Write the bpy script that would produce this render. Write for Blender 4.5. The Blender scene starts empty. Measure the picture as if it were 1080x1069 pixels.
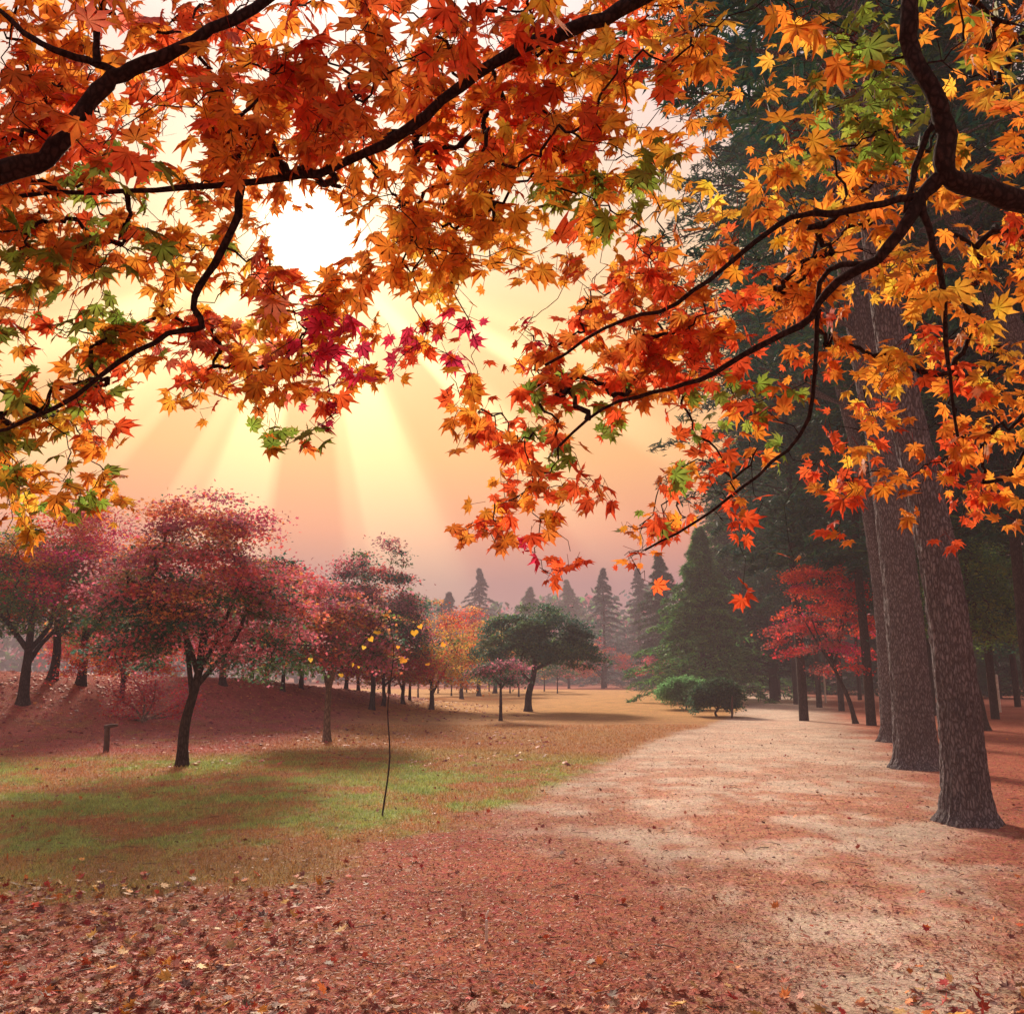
import bpy, math
import numpy as np
from mathutils import Vector

# ------------------------------------------------------------------ camera, sky, sun, exposure
sc = bpy.context.scene
F = 900.0
PITCH = math.atan(178 / 900)
EYE = 1.5
SP, CP = math.sin(PITCH), math.cos(PITCH)

def raydir(px, py):
    x = (px - 540) / F; y = (534.5 - py) / F
    return np.array([x, CP - y * SP, SP + y * CP])

def at(px, py, d):
    """world point whose y is d metres ahead"""
    r = raydir(px, py)
    return np.array([0, 0, EYE]) + r * (d / r[1])

cam_d = bpy.data.cameras.new('camera'); cam = bpy.data.objects.new('camera', cam_d)
sc.collection.objects.link(cam)
cam_d.sensor_fit = 'HORIZONTAL'; cam_d.sensor_width = 36; cam_d.lens = 36 * F / 1080
cam_d.clip_end = 3000; cam_d.clip_start = 0.05
cam.location = (0, 0, EYE); cam.rotation_euler = (math.pi / 2 + PITCH, 0, 0)
sc.camera = cam

sdir = Vector(raydir(330, 248)).normalized()
SUN_EL = math.asin(sdir.z); SUN_AZ = math.atan2(sdir.x, sdir.y)

world = bpy.data.worlds.new("World"); sc.world = world; world.use_nodes = True
nt = world.node_tree; N = nt.nodes; L = nt.links
N.clear()
def nd(t, **k):
    n = N.new(t)
    for a, b in k.items(): setattr(n, a, b)
    return n
tc = nd('ShaderNodeTexCoord')
sky = nd('ShaderNodeTexSky', sky_type='NISHITA', sun_disc=False, sun_elevation=SUN_EL, sun_rotation=SUN_AZ,
         air_density=1.0, dust_density=4.0, ozone_density=1.0)
bg1 = nd('ShaderNodeBackground'); bg1.inputs[1].default_value = 0.1
L.new(sky.outputs[0], bg1.inputs[0])
sep = nd('ShaderNodeSeparateXYZ'); L.new(tc.outputs['Generated'], sep.inputs[0])
ramp = nd('ShaderNodeValToRGB'); cr = ramp.color_ramp
stops = [(0.0, (0.22, 0.11, 0.13)), (0.105, (0.30, 0.12, 0.14)), (0.165, (0.66, 0.22, 0.12)), (0.25, (0.74, 0.34, 0.115)),
         (0.40, (0.72, 0.43, 0.20)), (0.60, (0.62, 0.48, 0.48)), (0.9, (0.48, 0.48, 0.62))]
while len(cr.elements) < len(stops): cr.elements.new(0.5)
for e, (p, c) in zip(cr.elements, stops): e.position = p; e.color = (*c, 1)
L.new(sep.outputs['Z'], ramp.inputs[0])
# aureole of the misty sun
dotn = nd('ShaderNodeVectorMath', operation='DOT_PRODUCT'); dotn.inputs[1].default_value = sdir
L.new(tc.outputs['Generated'], dotn.inputs[0])
def glow(power, col, amp):
    m = nd('ShaderNodeMath', operation='MAXIMUM'); m.inputs[1].default_value = 0; L.new(dotn.outputs['Value'], m.inputs[0])
    p = nd('ShaderNodeMath', operation='POWER'); p.inputs[1].default_value = power; L.new(m.outputs[0], p.inputs[0])
    s = nd('ShaderNodeVectorMath', operation='SCALE'); s.inputs[0].default_value = [c * amp for c in col]; L.new(p.outputs[0], s.inputs['Scale'])
    return s.outputs[0]
g1 = glow(13, (1.0, 0.78, 0.34), 0.38); g2 = glow(140, (1.0, 0.85, 0.55), 0.6); g3 = glow(2500, (1, .95, .85), 6.0)
# sunbeams painted into the sky colour as noise streaks fanning out below the sun
su = sdir.cross(Vector((0, 0, 1))).normalized(); sv = su.cross(sdir).normalized()
def dot_to(v):
    q = nd('ShaderNodeVectorMath', operation='DOT_PRODUCT'); q.inputs[1].default_value = v; L.new(tc.outputs['Generated'], q.inputs[0]); return q.outputs['Value']
def mth(op, a, b=None):
    q = nd('ShaderNodeMath', operation=op)
    for i, x in enumerate((a, b)):
        if x is None: continue
        if isinstance(x, (int, float)): q.inputs[i].default_value = x
        else: L.new(x, q.inputs[i])
    return q.outputs[0]
du, dv = dot_to(su), dot_to(sv)
phi = mth('ARCTAN2', du, mth('MULTIPLY', dv, -1.0))
nz = nd('ShaderNodeTexNoise', noise_dimensions='1D'); nz.inputs['Scale'].default_value = 3.3; nz.inputs['Detail'].default_value = 1.5
L.new(mth('ADD', phi, 4.35), nz.inputs['W'])
st = nd('ShaderNodeMapRange', interpolation_type='SMOOTHSTEP'); st.inputs['From Min'].default_value = .40; st.inputs['From Max'].default_value = .60; L.new(nz.outputs[0], st.inputs['Value'])
rad_ = mth('SQRT', mth('ADD', mth('MULTIPLY', du, du), mth('MULTIPLY', dv, dv)))
fo_ = nd('ShaderNodeMapRange', interpolation_type='SMOOTHSTEP'); fo_.inputs['From Min'].default_value = .56; fo_.inputs['From Max'].default_value = .12; L.new(rad_, fo_.inputs['Value'])
be_ = nd('ShaderNodeMapRange', interpolation_type='SMOOTHSTEP'); be_.inputs['From Min'].default_value = -.02; be_.inputs['From Max'].default_value = -.12; L.new(dv, be_.inputs['Value'])
painted_beam = mth('MULTIPLY', mth('MULTIPLY', st.outputs[0], fo_.outputs[0]), be_.outputs[0])
bs = nd('ShaderNodeVectorMath', operation='SCALE'); bs.inputs[0].default_value = (.44, .46, .24); L.new(painted_beam, bs.inputs['Scale'])
a1 = nd('ShaderNodeVectorMath', operation='ADD'); L.new(g1, a1.inputs[0]); L.new(g2, a1.inputs[1])
a2 = nd('ShaderNodeVectorMath', operation='ADD'); L.new(a1.outputs[0], a2.inputs[0]); L.new(g3, a2.inputs[1])
a3 = nd('ShaderNodeVectorMath', operation='ADD'); L.new(a2.outputs[0], a3.inputs[0]); L.new(ramp.outputs[0], a3.inputs[1])
bg2 = nd('ShaderNodeBackground'); bg2.inputs[1].default_value = 1.0
a4 = nd('ShaderNodeVectorMath', operation='ADD'); L.new(a3.outputs[0], a4.inputs[0]); L.new(bs.outputs[0], a4.inputs[1])
L.new(a4.outputs[0], bg2.inputs[0])
mixw = nd('ShaderNodeMixShader'); mr = nd('ShaderNodeMapRange'); mr.inputs['From Min'].default_value = 0.62; mr.inputs['From Max'].default_value = 0.85
L.new(sep.outputs['Z'], mr.inputs['Value']); L.new(mr.outputs[0], mixw.inputs[0])
L.new(bg2.outputs[0], mixw.inputs[1]); L.new(bg1.outputs[0], mixw.inputs[2])
wo = nd('ShaderNodeOutputWorld'); L.new(mixw.outputs[0], wo.inputs[0])

sun_d = bpy.data.lights.new('sun', 'SUN'); sun = bpy.data.objects.new('sun', sun_d); sc.collection.objects.link(sun)
sun_d.energy = 4.8; sun_d.angle = math.radians(11); sun_d.color = (1.0, 0.80, 0.60)
sun.rotation_euler = sdir.to_track_quat('Z', 'Y').to_euler(); sun.location = (0, 0, 50)

sc.view_settings.view_transform = 'Standard'; sc.view_settings.look = 'None'
sc.view_settings.exposure = 0.5; sc.view_settings.gamma = 1.0; sc.view_settings.use_curve_mapping = False
sc.render.engine = 'CYCLES'
sc.cycles.use_denoising = True
sc.cycles.max_bounces = 9; sc.cycles.diffuse_bounces = 5; sc.cycles.transmission_bounces = 5; sc.cycles.volume_bounces = 0
sc.cycles.caustics_reflective = False; sc.cycles.caustics_refractive = False
sc.cycles.sample_clamp_indirect = 4

# ------------------------------------------------------------------ numeric helpers
def lattice(ix, iy, seed):
    h = (ix.astype(np.int64) * 374761393 + iy.astype(np.int64) * 668265263 + seed * 1442695041) & 0xFFFFFFFF
    h = ((h ^ (h >> 13)) * 1274126177) & 0xFFFFFFFF
    return ((h ^ (h >> 16)) & 0xFFFF) / 65535.0
def vnoise(x, y, seed=0):
    x0 = np.floor(x); y0 = np.floor(y); fx = x - x0; fy = y - y0
    fx = fx * fx * (3 - 2 * fx); fy = fy * fy * (3 - 2 * fy)
    a = lattice(x0, y0, seed); b = lattice(x0 + 1, y0, seed); c = lattice(x0, y0 + 1, seed); d = lattice(x0 + 1, y0 + 1, seed)
    return (a * (1 - fx) + b * fx) * (1 - fy) + (c * (1 - fx) + d * fx) * fy
def fbm(x, y, seed=0, o=4):
    s = 0; a = 0.5; t = 0
    for i in range(o):
        s = s + a * vnoise(x, y, seed + i * 17); t += a; a *= 0.5; x = x * 2.03 + 5.1; y = y * 2.03 + 3.7
    return s / t
def sstep(a, b, x):
    t = np.clip((x - a) / (b - a), 0, 1); return t * t * (3 - 2 * t)
def unit(v):
    return v / np.maximum(np.linalg.norm(v, axis=-1, keepdims=True), 1e-9)

def height(x, y):
    """a low bank runs along the back of the lawn on the left"""
    x = np.asarray(x, float); y = np.asarray(y, float)
    pts = [(-34, 20), (-21, 22), (-14, 26), (-10, 31.5), (-6.5, 42), (-5, 50)]
    hs = [1.9, 1.75, 1.6, 1.4, 0.7, 0.0]; sg = [5.0, 4.6, 4.0, 3.6, 3.2, 3.0]
    best = np.full(x.shape, 1e9); hh = np.zeros(x.shape); ss = np.ones(x.shape)
    for i in range(len(pts) - 1):
        ax, ay = pts[i]; bx, by = pts[i + 1]
        t = np.clip(((x - ax) * (bx - ax) + (y - ay) * (by - ay)) / ((bx - ax) ** 2 + (by - ay) ** 2), 0, 1)
        d = np.hypot(x - ax - t * (bx - ax), y - ay - t * (by - ay))
        m = d < best
        best = np.where(m, d, best); hh = np.where(m, hs[i] * (1 - t) + hs[i + 1] * t, hh); ss = np.where(m, sg[i] * (1 - t) + sg[i + 1] * t, ss)
    z = hh * np.exp(-(best / ss) ** 2 * 1.1)
    n = 0.05 * (fbm(x * .45, y * .45, 3) - .5) + 0.018 * (fbm(x * 2.3, y * 2.3, 9, 3) - .5)
    return z + n * sstep(-3, 1, y * 0 + 2)

def gp(px, py):
    r = raydir(px, py); r = r / r[1]
    ds = np.concatenate([np.arange(2, 60, 0.05), np.arange(60, 400, 1)])
    P = np.array([0, 0, EYE]) + r[None] * ds[:, None]
    below = P[:, 2] <= height(P[:, 0], P[:, 1])
    i = int(np.argmax(below)) if below.any() else len(ds) - 1
    return P[i]
def topz(py, d, px=540):
    return at(px, py, d)[2]

# ------------------------------------------------------------------ mesh helpers
C = sc.collection
class Acc:
    def __init__(s): s.V = []; s.Fs = []; s.C = []; s.n = 0
    def add(s, V, faces, col=(1, 1, 1)):
        V = np.asarray(V, float).reshape(-1, 3)
        for f in faces: s.Fs.append(np.asarray(f, int) + s.n)
        s.V.append(V); col = np.asarray(col, float)
        s.C.append(np.broadcast_to(col, (len(V), 3)) if col.ndim == 1 else col)
        s.n += len(V)
    def build(s, name, mat, parent=None, smooth=False, offset=None):
        V = np.concatenate(s.V); Cc = np.concatenate(s.C)
        if offset is not None: V = V - np.asarray(offset)
        me = bpy.data.meshes.new(name)
        me.vertices.add(len(V)); me.vertices.foreach_set('co', V.astype(np.float32).ravel())
        groups = {}
        for f in s.Fs: groups.setdefault(f.shape[1], []).append(f)
        loops = []; starts = []; tot = 0
        for k, fl in groups.items():
            f = np.concatenate(fl); loops.append(f.ravel()); starts.append(tot + np.arange(len(f)) * k); tot += f.size
        lv = np.concatenate(loops); st = np.concatenate(starts)
        me.loops.add(len(lv)); me.loops.foreach_set('vertex_index', lv.astype(np.int32))
        me.polygons.add(len(st)); me.polygons.foreach_set('loop_start', st.astype(np.int32))
        me.update(calc_edges=True)
        a = me.color_attributes.new('Col', 'FLOAT_COLOR', 'POINT')
        a.data.foreach_set('color', np.concatenate([Cc, np.ones((len(Cc), 1))], 1).astype(np.float32).ravel())
        if smooth: me.polygons.foreach_set('use_smooth', np.ones(len(st), bool))
        me.materials.append(mat)
        o = bpy.data.objects.new(name, me); C.objects.link(o)
        if parent is not None: o.parent = parent
        return o

def tag(o, label=None, cat=None, group=None, kind=None):
    for k, v in (('label', label), ('category', cat), ('group', group), ('kind', kind)):
        if v: o[k] = v
    return o
def thing(name, loc, label, cat, group=None):
    o = bpy.data.objects.new(name, None); C.objects.link(o); o.location = loc; o.empty_display_size = 0.2
    return tag(o, label, cat, group)

def tube(P, R, sides=8, closed_end=True):
    P = np.asarray(P, float); R = np.asarray(R, float); n = len(P)
    T = np.gradient(P, axis=0); T = unit(T)
    ref = np.array([0.0, 0, 1]) if abs(T[0][2]) < .8 else np.array([1.0, 0, 0])
    U = unit(np.cross(T[0], ref)[None])[0]; Us = []
    for t in T:
        U = U - t * (U @ t); U = U / max(np.linalg.norm(U), 1e-9); Us.append(U)
    Us = np.array(Us); Ws = np.cross(T, Us)
    a = np.linspace(0, 2 * np.pi, sides, endpoint=False)
    V = P[:, None] + R[:, None, None] * (Us[:, None] * np.cos(a)[None, :, None] + Ws[:, None] * np.sin(a)[None, :, None])
    idx = np.arange(n * sides).reshape(n, sides)
    q = np.stack([idx[:-1], np.roll(idx[:-1], -1, 1), np.roll(idx[1:], -1, 1), idx[1:]], -1).reshape(-1, 4)
    V = V.reshape(-1, 3); Fs = [q]
    if closed_end:
        V = np.concatenate([V, P[-1:] + T[-1:] * R[-1] * .5])
        last = idx[-1]; Fs.append(np.stack([last, np.roll(last, -1), np.full(sides, n * sides)], 1))
    return V, Fs

def smoothpath(P, n):
    """Catmull-Rom through the rows of P"""
    P = np.asarray(P, float); m = len(P)
    Q = np.concatenate([2 * P[:1] - P[1:2], P, 2 * P[-1:] - P[-2:-1]])
    out = []
    for s in np.linspace(0, m - 1 - 1e-6, n):
        i = int(s); t = s - i; p0, p1, p2, p3 = Q[i:i + 4]
        out.append(.5 * ((2 * p1) + (-p0 + p2) * t + (2 * p0 - 5 * p1 + 4 * p2 - p3) * t * t + (-p0 + 3 * p1 - 3 * p2 + p3) * t ** 3))
    return np.array(out)

def frames(nrm, tip):
    z = unit(nrm); x = unit(tip - z * np.sum(tip * z, -1, keepdims=True)); return x, np.cross(z, x), z

def stamp(acc, shape, tris, pos, nrm, tip, size, col, curl=None, edge=None):
    """copies of a small leaf outline: shape (k,3) with +x towards the tip"""
    X, Y, Z = frames(nrm, tip)
    S = shape[None] * size[:, None, None]
    if curl is not None: S[..., 2] = S[..., 2] * curl[:, None]
    V = pos[:, None] + S[..., :1] * X[:, None] + S[..., 1:2] * Y[:, None] + S[..., 2:3] * Z[:, None]
    k = len(shape); n = len(pos)
    Fs = [(f[None] + (np.arange(n) * k)[:, None, None]).reshape(-1, f.shape[1]) for f in tris]
    cc = np.repeat(col[:, None], k, axis=1)
    if edge is not None:      # leaf turns from the rim inwards: midrib area more yellow green, lobe tips redder
        rr_ = np.hypot(shape[:, 0], shape[:, 1]); rr_ = (rr_ / rr_.max())[None, :, None]; e = edge[:, None, None]
        cc = cc * (1 + e * (np.array([.10, .45, .2]) * (1 - rr_) - np.array([.05, .38, .2]) * rr_))
    acc.add(V.reshape(-1, 3), Fs, np.clip(cc, 0, .97).reshape(-1, 3))

# leaf outlines
def maple_outline():
    lobes = [(0, 1.0, .34), (39, .90, .31), (-39, .90, .31), (80, .74, .27), (-80, .74, .27), (124, .44, .18), (-124, .44, .18)]
    lobes.sort(key=lambda l: -l[0])
    pts = []
    for i, (a, r, w) in enumerate(lobes):
        A = math.radians(a); d = np.array([math.cos(A), math.sin(A)]); p = np.array([-d[1], d[0]])
        k = .62 * r
        pts.append(d * k * .78 + p * w * .62 * 1.0); pts.append(d * k * 1.02 + p * w * .42)
        pts.append(d * k * 1.0 + p * w * .62 * .0 + p * w * .50 * .3 + d * .06)
        pts.append(d * r)
        pts.append(d * k * 1.02 - p * w * .42); pts.append(d * k * .78 - p * w * .62)
        if i < len(lobes) - 1:
            a2 = math.radians((a + lobes[i + 1][0]) / 2); pts.append(np.array([math.cos(a2), math.sin(a2)]) * .56 * (r + lobes[i + 1][1]) / 1.8)
    pts.append(np.array([-.06, 0]))
    P = np.array(pts); P = np.vstack([[0.0, 0.0], P]) * .55
    r = np.hypot(P[:, 0], P[:, 1]); ang = np.arctan2(P[:, 1], P[:, 0])
    z = -.55 * r ** 2 + .07 * r * np.cos(ang * 4.7)
    V = np.column_stack([P, z]); n = len(P) - 1
    t = np.array([[0, 1 + i, 1 + (i + 1) % n] for i in range(n)])
    return V, [t[:, ::-1]]
MAPLE, MAPLE_F = maple_outline()
# simple five-fingered leaf for trees further off
def star_outline():
    pts = [(-.05, 0)]
    angs = [-115, -80, -58, -34, -16, 0, 16, 34, 58, 80, 115]; rs = [.34, .3, .56, .34, .44, .64, .44, .34, .56, .3, .34]
    for a, r in zip(angs, rs): pts.append((r * math.cos(math.radians(a)), r * math.sin(math.radians(a))))
    P = np.array(pts); V = np.column_stack([P, -.3 * np.hypot(P[:, 0], P[:, 1]) ** 2]); V = np.vstack([[0.05, 0, .03], V]); n = len(P)
    return V, [np.array([[0, 1 + i, 1 + (i + 1) % n] for i in range(n)])]
STAR, STAR_F = star_outline()
KITE = np.array([[-.5, 0, 0], [.05, -.28, .05], [.5, 0, -.06], [.05, .28, .05]]); KITE_F = [np.array([[0, 1, 2, 3]])]
NEEDLE = np.array([[-.5, 0, 0], [0, -.09, .02], [.5, 0, 0], [0, .09, .02]]); NEEDLE_F = KITE_F
def heart_outline():
    t = np.linspace(0, 2 * np.pi, 15)[:-1]
    x = 16 * np.sin(t) ** 3; y = 13 * np.cos(t) - 5 * np.cos(2 * t) - 2 * np.cos(3 * t) - np.cos(4 * t)
    P = np.column_stack([-(y - 5) / 30, x / 30]); V = np.column_stack([P, -.4 * P[:, 1] ** 2]); V = np.vstack([[0, 0, .02], V]); n = len(P)
    return V, [np.array([[0, 1 + i, 1 + (i + 1) % n] for i in range(n)])]
HEART, HEART_F = heart_outline()

# ------------------------------------------------------------------ materials
def newmat(name):
    m = bpy.data.materials.new(name); m.use_nodes = True; m.node_tree.nodes.clear(); return m
def leaf_mat(name, trans=0.5, gloss=0.25, gain=1.0):
    m = newmat(name); n = m.node_tree.nodes; l = m.node_tree.links
    at_ = n.new('ShaderNodeAttribute'); at_.attribute_name = 'Col'
    noi = n.new('ShaderNodeTexNoise'); noi.inputs['Scale'].default_value = 45; noi.inputs['Detail'].default_value = 3
    geo = n.new('ShaderNodeNewGeometry'); l.new(geo.outputs['Position'], noi.inputs['Vector'])
    mrn = n.new('ShaderNodeMapRange'); mrn.inputs['From Min'].default_value = .3; mrn.inputs['From Max'].default_value = .7
    mrn.inputs['To Min'].default_value = .72 * gain; mrn.inputs['To Max'].default_value = 1.18 * gain; l.new(noi.outputs[0], mrn.inputs[0])
    mu = n.new('ShaderNodeVectorMath'); mu.operation = 'SCALE'; l.new(at_.outputs['Color'], mu.inputs[0]); l.new(mrn.outputs[0], mu.inputs['Scale'])
    p = n.new('ShaderNodeBsdfPrincipled'); p.inputs['Roughness'].default_value = .55; p.inputs['Specular IOR Level'].default_value = gloss
    l.new(mu.outputs[0], p.inputs['Base Color'])
    t = n.new('ShaderNodeBsdfTranslucent'); l.new(mu.outputs[0], t.inputs[0])
    mx = n.new('ShaderNodeMixShader'); mx.inputs[0].default_value = trans; l.new(p.outputs[0], mx.inputs[1]); l.new(t.outputs[0], mx.inputs[2])
    o = n.new('ShaderNodeOutputMaterial'); l.new(mx.outputs[0], o.inputs[0]); return m
M_LEAF = leaf_mat('maple_leaf', .66)
M_CROWN = leaf_mat('crown_leaf', .60, .08)
M_NEEDLE = leaf_mat('needles', .30, .04)
M_LITTER = leaf_mat('dead_leaf', .1, .1)
M_GRASS = leaf_mat('grass_blade', .25, .2)

def bark_mat(name, c1, c2, scale=9.0, stretch=.28, bump=.8, dist=.03, warp=.9):
    m = newmat(name); n = m.node_tree.nodes; l = m.node_tree.links
    tcn = n.new('ShaderNodeTexCoord'); mp = n.new('ShaderNodeMapping'); mp.inputs['Scale'].default_value = (scale, scale, scale * stretch)
    l.new(tcn.outputs['Object'], mp.inputs[0])
    wn = n.new('ShaderNodeTexNoise'); wn.inputs['Scale'].default_value = .9 if warp < 1 else .55; wn.inputs['Detail'].default_value = 5; wn.inputs['Roughness'].default_value = .65; l.new(mp.outputs[0], wn.inputs['Vector'])
    ws = n.new('ShaderNodeVectorMath'); ws.operation = 'SCALE'; ws.inputs['Scale'].default_value = warp; l.new(wn.outputs['Color'], ws.inputs[0])
    ad = n.new('ShaderNodeVectorMath'); l.new(mp.outputs[0], ad.inputs[0]); l.new(ws.outputs[0], ad.inputs[1])
    v = n.new('ShaderNodeTexVoronoi'); v.feature = 'DISTANCE_TO_EDGE'; v.inputs['Scale'].default_value = 1.0; l.new(ad.outputs[0], v.inputs['Vector'])
    n2 = n.new('ShaderNodeTexNoise'); n2.inputs['Scale'].default_value = 3.5; n2.inputs['Detail'].default_value = 6; n2.inputs['Roughness'].default_value = .7; l.new(mp.outputs[0], n2.inputs['Vector'])
    r = n.new('ShaderNodeMapRange'); r.inputs['From Max'].default_value = .28; l.new(v.outputs['Distance'], r.inputs[0])
    mul = n.new('ShaderNodeMath'); mul.operation = 'MULTIPLY'; l.new(r.outputs[0], mul.inputs[0]); l.new(n2.outputs[0], mul.inputs[1])
    ramp_ = n.new('ShaderNodeValToRGB'); ramp_.color_ramp.elements[0].color = (*c1, 1); ramp_.color_ramp.elements[1].color = (*c2, 1)
    ramp_.color_ramp.elements[0].position = .05; ramp_.color_ramp.elements[1].position = .62; l.new(mul.outputs[0], ramp_.inputs[0])
    big = n.new('ShaderNodeTexNoise'); big.inputs['Scale'].default_value = 1.2; big.inputs['Detail'].default_value = 2; l.new(tcn.outputs['Object'], big.inputs['Vector'])
    mrb = n.new('ShaderNodeMapRange'); mrb.inputs['To Min'].default_value = .7; mrb.inputs['To Max'].default_value = 1.3; l.new(big.outputs[0], mrb.inputs[0])
    sc_ = n.new('ShaderNodeVectorMath'); sc_.operation = 'SCALE'; l.new(ramp_.outputs[0], sc_.inputs[0]); l.new(mrb.outputs[0], sc_.inputs['Scale'])
    b = n.new('ShaderNodeBump'); b.inputs['Strength'].default_value = bump; b.inputs['Distance'].default_value = dist; l.new(mul.outputs[0], b.inputs['Height'])
    p = n.new('ShaderNodeBsdfPrincipled'); p.inputs['Roughness'].default_value = .9; p.inputs['Specular IOR Level'].default_value = .2
    l.new(sc_.outputs[0], p.inputs['Base Color']); l.new(b.outputs[0], p.inputs['Normal'])
    o = n.new('ShaderNodeOutputMaterial'); l.new(p.outputs[0], o.inputs[0]); return m
M_PINE = bark_mat('pine_bark', (.080, .066, .076), (.34, .31, .35), 32, .30, 1.0, .03, 2.2)
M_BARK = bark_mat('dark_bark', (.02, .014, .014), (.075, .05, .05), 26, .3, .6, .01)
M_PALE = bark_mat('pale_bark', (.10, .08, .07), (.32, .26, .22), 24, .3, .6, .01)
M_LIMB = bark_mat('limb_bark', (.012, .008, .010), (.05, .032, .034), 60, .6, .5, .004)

def plain_mat(name, c, rough=.7):
    m = newmat(name); n = m.node_tree.nodes; l = m.node_tree.links
    tcn = n.new('ShaderNodeTexCoord'); noi = n.new('ShaderNodeTexNoise'); noi.inputs['Scale'].default_value = 14; noi.inputs['Detail'].default_value = 5
    l.new(tcn.outputs['Object'], noi.inputs['Vector'])
    rp = n.new('ShaderNodeValToRGB'); rp.color_ramp.elements[0].color = (*[x * .6 for x in c], 1); rp.color_ramp.elements[1].color = (*[min(1, x * 1.2) for x in c], 1)
    rp.color_ramp.elements[0].position = .3; rp.color_ramp.elements[1].position = .7; l.new(noi.outputs[0], rp.inputs[0])
    p = n.new('ShaderNodeBsdfPrincipled'); p.inputs['Roughness'].default_value = rough; l.new(rp.outputs[0], p.inputs['Base Color'])
    o = n.new('ShaderNodeOutputMaterial'); l.new(p.outputs[0], o.inputs[0]); return m
M_WHITE = plain_mat('white_paint', (.75, .74, .72), .5)
M_WOOD = plain_mat('weathered_wood', (.10, .06, .05), .85)

def ground_mat():
    m = newmat('ground'); n = m.node_tree.nodes; l = m.node_tree.links
    a = n.new('ShaderNodeAttribute'); a.attribute_name = 'Col'
    geo = n.new('ShaderNodeNewGeometry')
    def noise(s, d, r=.6, vec=None):
        x = n.new('ShaderNodeTexNoise'); x.inputs['Scale'].default_value = s; x.inputs['Detail'].default_value = d; x.inputs['Roughness'].default_value = r
        l.new(vec or geo.outputs['Position'], x.inputs['Vector']); return x
    n1 = noise(38, 6, .75); n2 = noise(7, 5, .7); n3 = noise(1.3, 4)
    vor = n.new('ShaderNodeTexVoronoi'); vor.inputs['Scale'].default_value = 26; l.new(geo.outputs['Position'], vor.inputs['Vector'])
    r1 = n.new('ShaderNodeMapRange'); r1.inputs['From Min'].default_value = .3; r1.inputs['From Max'].default_value = .72; r1.inputs['To Min'].default_value = .45; r1.inputs['To Max'].default_value = 1.55; l.new(n1.outputs[0], r1.inputs[0])
    r2 = n.new('ShaderNodeMapRange'); r2.inputs['From Min'].default_value = .3; r2.inputs['From Max'].default_value = .7; r2.inputs['To Min'].default_value = .72; r2.inputs['To Max'].default_value = 1.25; l.new(n2.outputs[0], r2.inputs[0])
    r3 = n.new('ShaderNodeMapRange'); r3.inputs['From Min'].default_value = .3; r3.inputs['From Max'].default_value = .7; r3.inputs['To Min'].default_value = .85; r3.inputs['To Max'].default_value = 1.15; l.new(n3.outputs[0], r3.inputs[0])
    m1 = n.new('ShaderNodeMath'); m1.operation = 'MULTIPLY'; l.new(r1.outputs[0], m1.inputs[0]); l.new(r2.outputs[0], m1.inputs[1])
    m2 = n.new('ShaderNodeMath'); m2.operation = 'MULTIPLY'; l.new(m1.outputs[0], m2.inputs[0]); l.new(r3.outputs[0], m2.inputs[1])
    s = n.new('ShaderNodeVectorMath'); s.operation = 'SCALE'; l.new(a.outputs['Color'], s.inputs[0]); l.new(m2.outputs[0], s.inputs['Scale'])
    hs = n.new('ShaderNodeHueSaturation'); hr = n.new('ShaderNodeMapRange'); hr.inputs['To Min'].default_value = .47; hr.inputs['To Max'].default_value = .53
    l.new(vor.outputs['Color'], hr.inputs[0]); l.new(hr.outputs[0], hs.inputs['Hue']); l.new(s.outputs[0], hs.inputs['Color'])
    b = n.new('ShaderNodeBump'); b.inputs['Strength'].default_value = .8; b.inputs['Distance'].default_value = .02; l.new(m1.outputs[0], b.inputs['Height'])
    p = n.new('ShaderNodeBsdfPrincipled'); p.inputs['Roughness'].default_value = .95; p.inputs['Specular IOR Level'].default_value = .15
    l.new(hs.outputs[0], p.inputs['Base Color']); l.new(b.outputs[0], p.inputs['Normal'])
    o = n.new('ShaderNodeOutputMaterial'); l.new(p.outputs[0], o.inputs[0]); return m
M_GROUND = ground_mat()

# ------------------------------------------------------------------ haze
bx = Acc(); x0, x1, y0, y1, z0, z1 = -330, 330, -60, 430, -1.2, 31
Vb = np.array([[x, y, z] for x in (x0, x1) for y in (y0, y1) for z in (z0, z1)])
bx.add(Vb, [np.array([[0, 1, 3, 2], [4, 6, 7, 5], [0, 4, 5, 1], [2, 3, 7, 6], [0, 2, 6, 4], [1, 5, 7, 3]])])
mh = newmat('haze'); pv = mh.node_tree.nodes.new('ShaderNodeVolumePrincipled'); oh = mh.node_tree.nodes.new('ShaderNodeOutputMaterial')
pv.inputs['Color'].default_value = (.74, .60, .70, 1); pv.inputs['Density'].default_value = .0030; pv.inputs['Anisotropy'].default_value = .05
mh.node_tree.links.new(pv.outputs[0], oh.inputs['Volume'])
haze = bx.build('haze', mh); tag(haze, kind='stuff', label='pink morning mist hanging over the whole park', cat='haze')

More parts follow.
